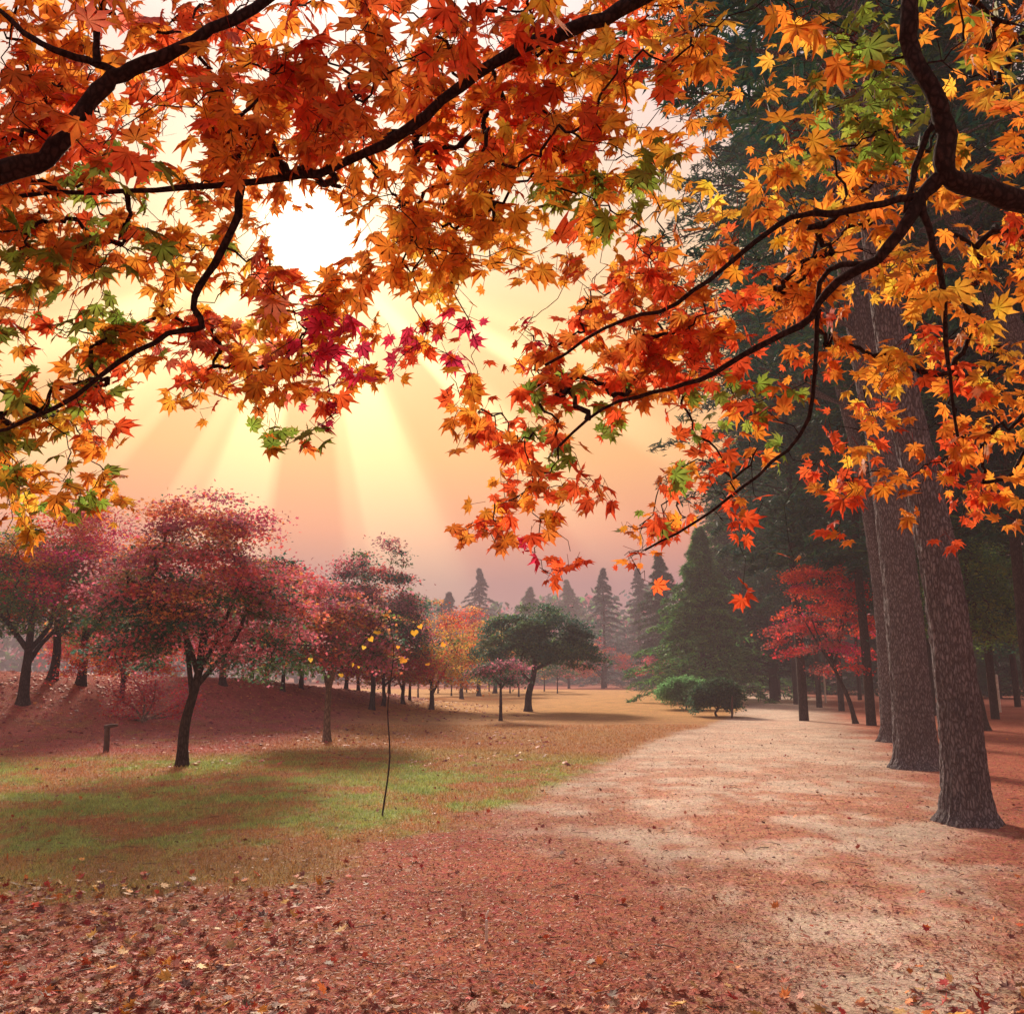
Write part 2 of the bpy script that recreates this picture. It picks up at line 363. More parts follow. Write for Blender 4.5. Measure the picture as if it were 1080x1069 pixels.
# ------------------------------------------------------------------ ground with lawn and path
def poly_sd(x, y, poly):
    poly = np.asarray(poly, float); n = len(poly); d = np.full(x.shape, 1e9); ins = np.zeros(x.shape, bool)
    for i in range(n):
        ax, ay = poly[i]; bx_, by_ = poly[(i + 1) % n]; ex, ey = bx_ - ax, by_ - ay
        t = np.clip(((x - ax) * ex + (y - ay) * ey) / (ex * ex + ey * ey + 1e-12), 0, 1)
        d = np.minimum(d, np.hypot(x - ax - t * ex, y - ay - t * ey))
        c = ((ay > y) != (by_ > y)) & (x < (bx_ - ax) * (y - ay) / (by_ - ay + 1e-12) + ax); ins ^= c
    return np.where(ins, d, -d)
def W2(px, py): p = at(px, py, 1); r = raydir(px, py); d = -EYE / r[2]; return (r[0] * d, r[1] * d)
PATH = [W2(*p) for p in [(760, 1069), (720, 985), (655, 925), (600, 885), (578, 850), (600, 822), (642, 801), (700, 777), (765, 760), (782, 748)]] + [(13.6, 48.0), (16.0, 60), (19.0, 75.0), (24.0, 78.0), (19.5, 58.0)] + [W2(*p) for p in [(852, 746), (866, 765), (895, 800), (950, 850), (1040, 900), (1180, 960), (1400, 1100)]] + [(3.4, 1.0), (1.2, 1.0)]
LAWN = [W2(*p) for p in [(-500, 1000), (-40, 968), (160, 958), (330, 932), (420, 890), (500, 862), (580, 836), (640, 801), (700, 776), (765, 759), (783, 746)]] + [(15.5, 60), (16.5, 95), (-40, 110), (-60, 60), (-60, 20)]
def zones(x, y):
    w = (fbm(x * 1.1, y * 1.1, 31) - .5)
    k = np.clip(y / 14, .5, 3)
    sp = poly_sd(x, y, PATH) + w * 1.5; sl = poly_sd(x, y, LAWN) + (w * 1.6 + (fbm(x * 4.5, y * 4.5, 37) - .5) * 1.1) * (1 - .65 * sstep(7, 11, y))
    sp = sp + .8 * sstep(8, 11, y)
    path = sstep(-.75, .75, sp / k ** .3); lk = np.where(y > 8, .25, .5); lawn = sstep(-1, 1, sl / lk)
    return path, lawn, sp, sl
def ground_col(x, y):
    path, lawn, sp, sl = zones(x, y)
    n1 = fbm(x * .55, y * .55, 5)[:, None]; n2 = fbm(x * 1.6, y * 1.6, 11)[:, None]; n3 = fbm(x * 5, y * 2.6, 21)[:, None]
    litter = np.array([.40, .095, .06]) * (1 - n2) + np.array([.56, .20, .12]) * n2
    litter = litter * (.75 + .5 * n1)
    dirt = np.array([.86, .67, .54]); dred = np.array([.68, .31, .20])
    f = sstep(.42, .62, n2 * .45 + n3 * .35 + n1 * .25)
    pc = dirt * f + dred * (1 - f)
    far = sstep(9, 20, y)[:, None]; pc = pc * (1 - far * .7) + dirt * far * .7
    edge = sstep(0, 2.2, sp)[:, None]; pc = pc * (.75 + .25 * edge)
    # lawn: dark green nearer, ochre beyond
    green = np.array([.24, .34, .10]) * (1 - n3) + np.array([.46, .54, .17]) * n3
    och = np.array([.46, .27, .10]); tan = np.array([.66, .34, .11]); rust = np.array([.46, .19, .10])
    gg = sstep(5.6, 7.6, y) * (1 - sstep(14, 19, y + .35 * x)) * (1 - sstep(-.2, 2.2, x - .13 * y + .2))
    n4 = fbm(x * 9, y * 7, 81, 3)[:, None]
    gg = gg[:, None] * sstep(.44, .62, n1 * .30 + n2 * .35 + n4 * .30 + .06 * sstep(7, 10, y)[:, None])
    far2 = sstep(20, 40, y)[:, None]
    base = rust * (1 - n1) + och * n1
    base = base * (1 - far2) + tan * (.8 + .4 * n2) * far2
    near = (1 - sstep(6.5, 9, y))[:, None]; base = base * (1 - near) + (np.array([.36, .23, .09]) * (.7 + .6 * n2)) * near
    lc = base * (1 - gg) + green * gg
    # red litter fallen under the trees on the left and over the bank
    red = sstep(-3.5, -6.5, x)[:, None] * sstep(15.5, 18, y)[:, None] * sstep(38, 30, y - x * .1)[:, None]
    hb = np.maximum(red * sstep(.25, .6, n2 + .1), sstep(.18, .6, height(x, y))[:, None])
    lc = lc * (1 - hb) + np.array([.46, .14, .11]) * (.7 + .6 * n2) * hb
    c = litter * (1 - path[:, None]) + pc * path[:, None]
    c = c * (1 - lawn[:, None]) + lc * lawn[:, None]
    return c, path, lawn

def spacing(lo, hi, fine_lo, fine_hi, step, growth=1.045):
    a = list(np.arange(fine_lo, fine_hi, step)); s = step; v = a[-1]
    while v < hi: s *= growth; v += s; a.append(v)
    s = step; v = a[0]; b = []
    while v > lo: s *= growth; v -= s; b.append(v)
    return np.array(b[::-1] + a)
gx = spacing(-600, 600, -7, 7, .11, 1.05); gy = spacing(-60, 1200, 2.5, 17, .10, 1.035)
GX, GY = np.meshgrid(gx, gy); sh = GX.shape
fx, fy = GX.ravel(), GY.ravel(); fz = height(fx, fy)
gc, gpath, glawn = ground_col(fx, fy)
gidx = np.arange(len(fx)).reshape(sh)
quads = np.stack([gidx[:-1, :-1], gidx[:-1, 1:], gidx[1:, 1:], gidx[1:, :-1]], -1).reshape(-1, 4)
pm = gpath[quads].mean(1) > .5; lm = glawn[quads].mean(1) > .5; pm &= ~lm
GV = np.column_stack([fx, fy, fz])
for nm, mask in (('ground', ~pm & ~lm), ('path', pm), ('lawn', lm)):
    q = quads[mask]; u, inv = np.unique(q, return_inverse=True)
    a = Acc(); a.add(GV[u], [inv.reshape(q.shape)], gc[u]); tag(a.build(nm, M_GROUND, smooth=True), kind='structure')

# ------------------------------------------------------------------ tree makers
def prim_grow(roots, targets, rng, wig=.12, tip_r=.002, expo=.45, max_r=None, seglen=.25):
    """roots: list of (points, owner). Targets join the nearest part of the tree one by one.
    returns list of (polyline, radii, owner) and owner per target."""
    pos = []; own = []; chain = []
    for ci, (P, ow) in enumerate(roots):
        for p in P: pos.append(p); own.append(ow); chain.append(-1 - ci)
    pos = np.array(pos); n0 = len(pos); T = np.asarray(targets); n = len(T)
    cap = n0 + n * 4; Ppos = np.zeros((cap, 3)); Ppos[:n0] = pos; cnt = n0
    own = own + [0] * (cap - n0); chain = chain + [0] * (cap - n0)
    D = np.linalg.norm(T[:, None] - pos[None], axis=2); near = D.argmin(1); dist = D.min(1); done = np.zeros(n, bool)
    chains = []; towner = np.zeros(n, int)
    for it in range(n):
        dd = np.where(done, 1e9, dist); i = int(dd.argmin()); done[i] = True
        j = int(near[i]); a = Ppos[j]; b = T[i]; Ld = np.linalg.norm(b - a); k = 3
        t = np.linspace(0, 1, k + 2)[:, None]; pl = a * (1 - t) + b * t
        w = rng.normal(0, wig * Ld, (k + 2, 3)); w[0] = 0; w[-1] = 0; pl = pl + w * np.sin(np.pi * t)
        ow = own[j]; towner[i] = ow; new = []
        for q in pl[2:] if k else pl[1:]:
            if cnt < cap: Ppos[cnt] = q; own[cnt] = ow; chain[cnt] = len(chains); new.append(cnt); cnt += 1
        chains.append([pl, chain[j], ow, 1])
        dn = np.linalg.norm(T[:, None] - Ppos[new][None], axis=2); m = dn.min(1); am = dn.argmin(1)
        up = m < dist; dist = np.where(up, m, dist); near = np.where(up, np.array(new)[am], near)
    for c in chains[::-1]:
        if c[1] >= 0: chains[c[1]][3] += c[3]
    out = []
    for pl, par, ow, k in chains:
        r = tip_r * k ** expo
        if max_r: r = min(r, max_r)
        out.append((pl, np.linspace(r, max(tip_r * .8, r * .55), len(pl)), ow))
    return out, towner

def mixpal(pal, t, rng, n):
    """pal = (low list, high list); t in 0..1 per leaf"""
    lo = np.array(pal[0]); hi = np.array(pal[1])
    a = lo[rng.integers(0, len(lo), n)]; b = hi[rng.integers(0, len(hi), n)]
    pick = (rng.random(n) < t)[:, None]
    return np.where(pick, b, a)

def leafy_tree(name, base, label, cat, group, H, R, tr, cb, pal, nclump=90, nleaf=9000, ls=.09, seed=1, trunk_px=None, lean=(0, 0),
               flat=.35, dome=.75, mat=None, forks=3, squash=1.0, shape=(KITE, KITE_F), clr=.5, bark=None, sag=0.0):
    rng = np.random.default_rng(seed); base = np.array(base, float)
    root = thing(name, base, label, cat, group)
    # trunk
    top = np.array([lean[0], lean[1], cb + (H - cb) * .25])
    P = smoothpath([[0, 0, -.08], [lean[0] * .2 + rng.normal(0, .04), rng.normal(0, .04), cb * .4], [lean[0] * .7, lean[1] * .7, cb * .85], top], 14)
    rr = np.linspace(tr, tr * .5, 14); rr[0] *= 1.5; rr[1] *= 1.15
    tk = Acc(); V, Fs = tube(P, rr, 10); tk.add(V, Fs)
    roots = [(P[7:], 0)]
    for i in range(forks):
        a = rng.random() * .8 + i * 2 * np.pi / forks; s = P[rng.integers(7, 11)]
        e = np.array([lean[0] + np.cos(a) * R * .5, lean[1] + np.sin(a) * R * .5, cb + (H - cb) * rng.uniform(.3, .6)])
        m = (s + e) / 2 + rng.normal(0, .08 * R, 3); Q = smoothpath([s, m, e], 8); V, Fs = tube(Q, np.linspace(tr * .5, tr * .22, 8), 7); tk.add(V, Fs); roots.append((Q[2:], 0))
    # clumps
    cl = []
    while len(cl) < nclump:
        a = rng.random() * 2 * np.pi; r = R * math.sqrt(rng.random()); u = r / R
        ztop = cb + (H - cb) * (1 - dome * u ** 2.2); zlow = cb + (H - cb) * (.10 * (1 - u)) - sag * u
        z = zlow + (ztop - zlow) * rng.random() ** .65
        cl.append([lean[0] + r * math.cos(a), lean[1] + r * math.sin(a) * squash, z])
    cl = np.array(cl); cl[:, :2] *= 1 + .22 * (np.sin(np.arctan2(cl[:, 1], cl[:, 0]) * 3 + seed)[:, None]) * .6
    ch, _ = prim_grow(roots, cl, rng, .13, max(.006, tr * .05), .5, tr * .35)
    for pl, r, _o in ch: V, Fs = tube(pl, r, 5); tk.add(V, Fs)
    tko = tk.build('trunk', bark or M_BARK, root, True)
    # leaves
    csz = clr * rng.uniform(.6, 1.35, nclump); per = rng.multinomial(nleaf, csz ** 2 / (csz ** 2).sum()); ci = np.repeat(np.arange(nclump), per); n = len(ci)
    d = rng.normal(0, 1, (n, 3)) * np.array([.52, .52, flat * .5]) * csz[ci][:, None]
    out = cl[ci][:, :2] - np.array(lean); rn = np.hypot(out[:, 0], out[:, 1]) / R
    d[:, 2] -= .25 * rn * (np.sum(d[:, :2] * out, 1) / np.maximum(np.hypot(out[:, 0], out[:, 1]), .1))
    pos = cl[ci] + d
    nrm = rng.normal(0, .55, (n, 3)) + np.array([0, 0, 1.0]); tip = rng.normal(0, 1, (n, 3)) + np.column_stack([out / R, -.5 * np.ones(n)])
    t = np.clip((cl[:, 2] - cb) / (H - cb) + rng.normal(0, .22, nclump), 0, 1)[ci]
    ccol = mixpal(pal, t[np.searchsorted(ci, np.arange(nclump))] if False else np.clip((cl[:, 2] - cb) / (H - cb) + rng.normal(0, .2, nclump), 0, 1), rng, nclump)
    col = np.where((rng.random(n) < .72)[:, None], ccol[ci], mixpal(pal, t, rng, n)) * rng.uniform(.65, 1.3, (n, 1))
    a = Acc(); stamp(a, shape[0], shape[1], pos, nrm, tip, ls * rng.uniform(.6, 1.35, n), np.clip(col, 0, .95)); a.build('crown', mat or M_CROWN, root)
    return root

def copy_thing(o, loc, rz=0, s=1.0, label=None, group=None):
    c = o.copy(); C.objects.link(c); c.location = loc; c.rotation_euler = (0, 0, rz); c.scale = (s, s, s)
    if label: c['label'] = label
    if group: c['group'] = group
    for ch in o.children:
        k = ch.copy(); C.objects.link(k); k.parent = c
    return c

def needle_boughs(acc, tk, rng, tips, origin_fn, ls, col, per, br, droop=.15, width=.3):
    for tpt in tips:
        s = origin_fn(tpt); m = (s + tpt) / 2 + np.array([0, 0, .12 * np.linalg.norm(tpt - s)]); Q = smoothpath([s, m, tpt], 6)
        V, Fs = tube(Q, np.linspace(br, br * .3, 6), 4); tk.add(V, Fs)
    n = len(tips) * per; ti = np.repeat(np.arange(len(tips)), per); tips = np.array(tips); orig = np.array([origin_fn(t) for t in tips])
    u = rng.random(n) ** .7 * .85 + .15
    Ld = np.linalg.norm(tips - orig, axis=1)[ti]
    pos = orig[ti] * (1 - u[:, None]) + tips[ti] * u[:, None]; pos[:, 2] += .48 * Ld * u * (1 - u)
    ax = unit(tips - orig)[ti]; side = unit(np.cross(ax, np.array([0, 0, 1.0])))
    sp = rng.normal(0, 1, n) * width * Ld * (1.05 - u) * 1.0 + rng.normal(0, .10, n)
    pos = pos + side * sp[:, None]; pos[:, 2] += rng.normal(0, .07, n) - np.abs(sp) * droop
    tip = ax * .6 + side * np.sign(sp)[:, None] * .7 + rng.normal(0, .45, (n, 3)) + np.array([0, 0, -droop])
    nrm = rng.normal(0, .5, (n, 3)) + np.array([0, 0, 1.0])
    c = np.asarray(col)[rng.integers(0, len(col), n)] * rng.uniform(.6, 1.4, (n, 1))
    stamp(acc, NEEDLE, NEEDLE_F, pos, nrm, tip, ls * rng.uniform(.6, 1.4, n), c)

def conifer(name, base, label, cat, group, H, R, tr, cb, col, seed=1, nb=110, per=110, ls=.22, power=1.0, up=.1, droop=.25, bark=None, trunk=None, skirt=0):
    rng = np.random.default_rng(seed); root = thing(name, base, label, cat, group)
    if trunk is None:
        P = np.array([[0, 0, -.1], [0, 0, .3]] + [[rng.normal(0, .02) * i, rng.normal(0, .02) * i, H * (i + 1) / 9] for i in range(9)]); 
    else: P = trunk
    P = smoothpath(P, 40); u = np.linspace(0, 1, 40); rr = tr * (1 - .85 * u) * (1 + .5 * np.exp(-u * 60))
    tk = Acc(); V, Fs = tube(P, rr, 14); tk.add(V, Fs)
    zt = P[:, 2]
    def axis(z): i = np.interp(z, zt, np.arange(40)); j = int(min(i, 38)); f = i - j; return P[j] * (1 - f) + P[j + 1] * f
    tips = []
    for i in range(nb):
        z = cb + (H - cb) * ((i + rng.random()) / nb) ** .9; a = i * 2.399 + rng.normal(0, .4)
        k = 1 - (z - cb) / (H - cb); r = R * (k ** power) * (1 - skirt * k ** 2.5) * rng.uniform(.45, 1.2) * (1 + .22 * math.sin(a * 2 + z * .7 + seed)) + .1
        c = axis(z); tips.append(c + np.array([math.cos(a) * r, math.sin(a) * r, up * r - droop * r * k + rng.normal(0, .1)]))
    def origin(t):
        z = min(t[2] - (up - droop * .6) * R * .5, H * .995); return axis(max(z, cb * .8))
    a = Acc(); needle_boughs(a, tk, rng, tips, origin, ls, col, per, tr * .16, .2)
    tk.build('trunk', bark or M_BARK, root, True); a.build('crown', M_NEEDLE, root)
    return root

# ------------------------------------------------------------------ large pines on the right
DKG = [(.015, .085, .060), (.028, .10, .055), (.010, .070, .075), (.055, .12, .045)]
def big_pine(base_px, pts_px, dia, label, seed, H=22, cb=8.0, R=4.2, nb=70, name='pine_tree', group='tall pines beside the path', d=None):
    rng = np.random.default_rng(seed)
    b = gp(*base_px) if d is None else at(base_px[0], base_px[1], d); d = b[1]; b[2] = height(b[0], b[1])
    root = thing(name, b, label, 'pine tree', group)
    K = [np.zeros(3)] + [at(px, py, d) - b for px, py in pts_px]
    dirn = K[-1] - K[-2]; dirn = dirn / dirn[2]
    K[0][2] = -.15
    z = K[-1][2]
    while z < H - 1: st = min(3.0, H - z); dirn = dirn * np.array([.8, .8, 1]); K.append(K[-1] + dirn * st); z += st
    n = 420; P = smoothpath(K, n); u = np.clip(P[:, 2] / H, 0, 1); rr = dia / 2 * (1.0 - .72 * u)
    sides = 150; ang = np.linspace(0, 2 * np.pi, sides, endpoint=False)
    V, Fs = tube(P, rr, sides)
    # buttress flare, lobes and furrowed bark relief
    Vr = V[:-1].reshape(n, sides, 3); cen = P[:, None]; dv = Vr - cen; zz = np.maximum(P[:, 2], 0)[:, None]
    lob = 1 + .20 * np.sin(ang * 5 + seed)[None] + .12 * np.sin(ang * 8 + 2 * seed)[None]
    flare = 1 + (.45 * lob) * np.exp(-zz / .13) + .12 * np.exp(-zz / .8)
    A_, Z_ = np.meshgrid(ang, P[:, 2]); nb_ = fbm(np.cos(A_) * 6 + Z_ * .0 + 9, np.sin(A_) * 6 + Z_ * 2.2, seed, 4)
    flare = flare * (1 + .16 * (nb_ - .5))
    cells = dia * math.pi / .045; xa = A_ / (2 * np.pi) * cells; wz = fbm(A_ * 3, Z_ * 2.5, seed + 3) * 2.2
    fur = lambda q: np.abs(2 * fbm(q + wz, Z_ * 4.5, seed + 40, 3) - 1)
    w_ = sstep(.85, 1.0, A_ / (2 * np.pi)); fu = fur(xa) * (1 - w_) + fur(xa - cells) * w_
    flare = flare * (1 + .07 / dia * .5 * (np.clip(fu * 2.6, 0, 1) - .6))
    V[:-1] = (cen + dv * flare[..., None]).reshape(-1, 3)
    tk = Acc(); tk.add(V, Fs)
    def axis(z): i = np.interp(z, P[:, 2], np.arange(n)); j = int(min(i, n - 2)); f = i - j; return P[j] * (1 - f) + P[j + 1] * f
    tips = []
    for i in range(nb):
        zc = cb + (H - cb) * rng.random() ** .9; a = rng.random() * 2 * np.pi; k = 1 - (zc - cb) / (H - cb)
        r = R * (.35 + .65 * k ** .6) * rng.uniform(.5, 1.1); tips.append(axis(zc) + np.array([math.cos(a) * r, math.sin(a) * r, .05 * r + rng.normal(0, .3)]))
    def origin(t): return axis(np.clip(t[2] - .25 * np.hypot(*(t - axis(t[2]))[:2]), cb * .8, H * .99))
    ac = Acc(); needle_boughs(ac, tk, rng, tips, origin, .24, DKG, 330, .045, .12, .28)
    tk.build('trunk', M_PINE, root, True); ac.build('crown', M_NEEDLE, root)
    return root
pine1 = big_pine((1022, 868), [(1006, 700), (984, 560), (948, 400), (925, 250)], .43, 'nearest big pine at the right, its thick rough grey trunk leaning left', 3)
pine2 = big_pine((968, 810), [(958, 700), (948, 600), (932, 480), (905, 330)], .62, 'second big pine, widest brown trunk just behind the nearest leaning one', 5, H=24)
pine3 = big_pine((940, 782), [(935, 700), (926, 600), (905, 480), (880, 380)], .40, 'slimmer pine hugging the left side of the second big pine, knobbly at its foot', 8, H=22)
pine4 = big_pine((1420, 800), [(1300, 650), (1170, 480), (1085, 380), (1010, 250)], .75, 'pine leaning in steeply from beyond the right edge, bark showing among orange leaves', 11, H=20, cb=9)
pine5 = big_pine((1080, 800), [(1078, 700), (1100, 560), (1110, 400)], .45, 'pine partly cut by the right edge of the picture behind the fallen leaves', 12, H=19, cb=7) if False else None

conp = conifer('pine_tree', (0, 0, 0), 'x', 'pine tree', 'dark pines of the wood on the right', 24, 6.0, .17, 5.0, DKG, 21, 190, 190, .34, .50, .12, .28, skirt=.55)
spots = [  # px of trunk, distance, scale, rotation, label
 (845, 30, 1.02, .3, 'tall dark pine, leftmost of those rearing high above the right side of the path'),
 (915, 27, .95, 1.2, 'straight dark pine whose thin trunk stands left of the three big trunks'),
 (1000, 22, .9, 2.2, 'dark pine directly behind the nearest leaning trunk'),
 (1085, 19, .9, 3.9, 'dark pine at the right edge with low sweeping boughs'),
 (800, 62, .9, 4.4, 'pine where the path disappears, its trunk at the path end'),
 (820, 56, .85, 5.1, 'pine just right of where the path ends'),
 (838, 47, .95, .9, 'pine with a dark trunk below the left tip of the red maple'),
 (862, 42, .9, 2.8, 'pine with a dark trunk under the middle of the red maple'),
 (885, 38, .85, 3.3, 'pine behind the curved stem of the red maple'),
 (935, 40, .9, 5.6, 'pine filling the dark gap behind the second big trunk'),
 (980, 34, .95, .1, 'pine seen through the gap between the two biggest trunks'),
 (1045, 31, .9, 1.9, 'pine deep in the wood behind the forked green tree'),
 (1120, 30, 1.0, 2.5, 'pine just outside the right edge whose boughs hang into view'),
 (770, 75, .8, 1.4, 'far pine behind the clipped shrubs'),
 (785, 85, .8, 3.0, 'misty pine farthest along the path'),
 (905, 55, .85, 4.0, 'pine in the second row behind the curved red maple stem'),
 (960, 52, .9, 5.2, 'pine in the second row right of the slim trunk'),
 (1020, 46, .9, .5, 'pine in the second row behind the nearest trunk'),
 (1070, 43, .95, 1.0, 'pine in the second row by the white posts'),
 (870, 70, .85, 2.0, 'distant pine behind the red maple crown'),
]
for i, (px, d, s, rz, lb) in enumerate(spots):
    p = at(px, 712, d); loc = (p[0], p[1], float(height(p[0], p[1])))
    if i == 0: conp.location = loc; conp.rotation_euler = (0, 0, rz); conp.scale = (s, s, s); conp['label'] = lb
    else: copy_thing(conp, loc, rz, s, lb)

# lighter conifers beyond the shrubs and the far blue-grey one
LTG = [(.14, .42, .12), (.08, .26, .10), (.20, .42, .10), (.06, .20, .10)]
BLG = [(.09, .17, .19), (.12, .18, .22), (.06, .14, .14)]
def place_con(px, d, top_py, R, col, label, seed, name='conifer', cb=.6, **k):
    p = at(px, 712, d); z = float(height(p[0], p[1])); H = topz(top_py, d) - z
    return conifer(name, (p[0], p[1], z), label, 'conifer', 'conifers beyond the end of the lawn', H, R, .10 + H * .012, cb, col, seed, **k)
place_con(742, 50, 560, 4.2, LTG, 'fresh green conifer rising behind the clipped shrubs', 31, nb=240, per=170, ls=.42, droop=.3)
place_con(775, 58, 500, 5.0, LTG[1:] + DKG[:1], 'tall mid green conifer right of the fresh green one', 32, nb=240, per=170, ls=.42, droop=.3)
place_con(700, 85, 585, 4.6, DKG[1:] + LTG[3:], 'misty green conifer left of the fresh green one', 33, nb=200, per=150, ls=.5, droop=.3)
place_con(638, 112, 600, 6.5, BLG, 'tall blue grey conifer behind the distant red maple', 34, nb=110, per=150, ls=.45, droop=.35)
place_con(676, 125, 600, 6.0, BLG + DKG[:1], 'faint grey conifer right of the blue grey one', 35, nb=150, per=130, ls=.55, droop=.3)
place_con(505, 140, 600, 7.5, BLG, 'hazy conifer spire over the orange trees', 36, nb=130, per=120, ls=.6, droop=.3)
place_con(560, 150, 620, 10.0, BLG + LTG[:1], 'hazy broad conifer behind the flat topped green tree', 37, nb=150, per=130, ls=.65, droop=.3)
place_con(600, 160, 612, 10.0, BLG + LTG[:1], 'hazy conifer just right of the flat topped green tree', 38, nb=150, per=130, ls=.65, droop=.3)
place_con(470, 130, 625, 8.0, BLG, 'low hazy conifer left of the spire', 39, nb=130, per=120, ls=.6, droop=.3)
place_con(815, 52, 470, 3.6, DKG, 'dark conifer whose skirt hangs over the start of the wood', 40, nb=240, per=170, ls=.42, droop=.3, cb=1.8)

con0 = place_con(930, 70, 640, 4.5, DKG + LTG[3:], 'low dark conifer closing the wood behind the slim trunk', 66, nb=150, per=150, ls=.42, droop=.3, cb=.3)
for i, (px, d, sc_, lb) in enumerate([(800, 95, 1.1, 'dark conifer straight beyond the end of the path'), (835, 82, 1.0, 'low dark conifer just right of the end of the path'), (872, 76, .9, 'low dark conifer deep behind the red maple'),
      (968, 66, 1.0, 'low dark conifer seen between the second and nearest pine trunks'), (1012, 72, 1.1, 'low dark conifer behind the nearest pine'), (1052, 60, .9, 'low dark conifer behind the pair of white posts'),
      (1085, 70, 1.2, 'low dark conifer at the right edge of the wood'), (900, 92, 1.2, 'dark conifer farthest back behind the curved red maple'), (750, 100, 1.0, 'dark conifer far behind the dark clipped shrub')]):
    p = at(px, 712, d); copy_thing(con0, (p[0], p[1], float(height(p[0], p[1]))), i * 1.7, sc_, lb)

# ------------------------------------------------------------------ broadleaf trees
PURP = [(.56, .18, .28), (.66, .20, .28), (.44, .22, .24), (.72, .16, .22)]
DKGR = [(.06, .17, .11), (.05, .15, .12), (.11, .19, .08)]
PINK = [(.78, .14, .14), (.80, .22, .12), (.65, .12, .20), (.50, .15, .20), (.85, .34, .12)]
CRIM = [(.80, .04, .14), (.85, .09, .09), (.62, .03, .18)]
ORNG = [(.93, .38, .07), (.90, .27, .07), (.95, .50, .10)]
YELL = [(.90, .62, .08), (.80, .58, .10), (.60, .52, .09)]
REDD = [(.80, .07, .04), (.70, .05, .07), (.85, .14, .04)]
GRN = [(.16, .32, .08), (.11, .25, .08), (.28, .36, .08)]
g_left = 'maples on the lawn and bank at the left'
def lt(px, py, top_py, R_px, tr_px, cb_py, pal, label, seed, name='maple_tree', cat='maple tree', group=g_left, **k):
    b = gp(px, py); d = b[1]; b[2] = float(height(b[0], b[1]))
    H = topz(top_py, d) - b[2]; R = R_px / F * d; cb = max(topz(cb_py, d) - b[2], .5)
    return leafy_tree(name, b, label, cat, group, H, R, tr_px / F * d, cb, pal, seed=seed, **k)
# main purple maple
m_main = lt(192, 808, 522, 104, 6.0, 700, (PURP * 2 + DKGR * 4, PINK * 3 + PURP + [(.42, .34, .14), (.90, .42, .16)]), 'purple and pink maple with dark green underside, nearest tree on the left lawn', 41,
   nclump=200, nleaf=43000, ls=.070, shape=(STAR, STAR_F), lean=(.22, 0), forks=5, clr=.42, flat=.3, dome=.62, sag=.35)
lt(24, 742, 560, 95, 6, 680, (GRN * 2 + DKGR, CRIM + REDD + ORNG + GRN), 'green and red maple at the left edge on the dark bank', 42, nclump=150, nleaf=26000, ls=.085, shape=(STAR, STAR_F), forks=4, clr=.5)
lt(85, 722, 535, 70, 5, 660, (CRIM, CRIM * 2 + PINK), 'bright crimson maple behind the left edge maple', 43, nclump=110, nleaf=20000, ls=.09, clr=.6)
lt(55, 716, 520, 80, 5, 650, (ORNG + REDD, ORNG + PINK), 'orange and red maple high behind the crimson one', 44, nclump=110, nleaf=16000, ls=.10, clr=.6)
lt(235, 722, 580, 70, 4, 690, (PURP + REDD, PINK + ORNG), 'reddish maple on the bank right behind the purple maple', 45, nclump=110, nleaf=18000, ls=.09, clr=.6)
lt(128, 738, 660, 48, 3, 715, (REDD + ORNG[:1], REDD + ORNG), 'low red maple bush under the left side of the purple maple', 46, nclump=60, nleaf=9000, ls=.08, clr=.4)
lt(345, 782, 605, 58, 4.0, 705, (PURP + GRN + DKGR, PINK + PURP + ORNG[:1]), 'slender pale trunked maple with mixed pink and green leaves', 47, nclump=110, nleaf=20000, ls=.095, shape=(STAR, STAR_F), bark=M_PALE, clr=.42)
lt(298, 728, 595, 50, 2.5, 700, (REDD + PURP, PINK + ORNG), 'salmon red maple on the bank between the purple maple and the pale trunked one', 48, nclump=80, nleaf=12000, ls=.09, clr=.6)
lt(392, 748, 558, 56, 3.0, 690, (DKGR * 2 + PURP, PURP + DKGR + PINK[:2]), 'tall dark green and purple maple with an open top', 49, nclump=120, nleaf=24000, ls=.12, clr=.6, dome=.8)
lt(455, 748, 632, 56, 3.0, 724, (ORNG + YELL + GRN, REDD + ORNG), 'orange and yellow maple with twin thin stems at the lawn edge', 50, nclump=70, nleaf=11000, ls=.11, clr=.6)
lt(425, 742, 650, 42, 2.5, 722, (YELL + GRN, YELL + ORNG), 'yellow green maple just left of the orange one', 51, nclump=50, nleaf=8000, ls=.11, clr=.6)
lt(487, 737, 636, 50, 2.5, 718, (ORNG + PINK[:2], REDD + ORNG), 'orange red maple right of the twin stemmed one', 52, nclump=70, nleaf=10000, ls=.14, clr=.8)
lt(528, 760, 695, 26, 2.0, 722, (DKGR + PURP[:1], DKGR + PURP), 'small low tree standing before the flat topped green tree', 53, name='small_tree', cat='small tree', nclump=34, nleaf=4500, ls=.09, clr=.4, dome=.5)
lt(557, 750, 640, 62, 4.2, 706, (DKGR, DKGR * 2 + GRN[:1]), 'flat topped dark green tree alone on the far lawn', 54, name='green_tree', cat='green tree', group='green broadleaf trees', nclump=120, nleaf=26000, ls=.14, clr=.55, dome=.6, lean=(.35, 0))
lt(522, 731, 650, 45, 2.5, 712, (GRN + ORNG[:1], GRN + YELL[:1]), 'olive green tree behind the flat topped one', 55, name='green_tree', cat='green tree', group='green broadleaf trees', nclump=70, nleaf=9000, ls=.2, clr=1.1)
lt(636, 726, 672, 34, 2.0, 712, (REDD + DKGR[:1], REDD + PINK), 'distant red maple at the far end of the lawn', 56, group='distant maples', nclump=50, nleaf=7000, ls=.2, clr=.9)
lt(600, 726, 690, 24, 1.5, 714, (ORNG + PINK, ORNG + PINK), 'distant peach coloured maple left of the far red one', 57, group='distant maples', nclump=40, nleaf=5000, ls=.2, clr=.9)
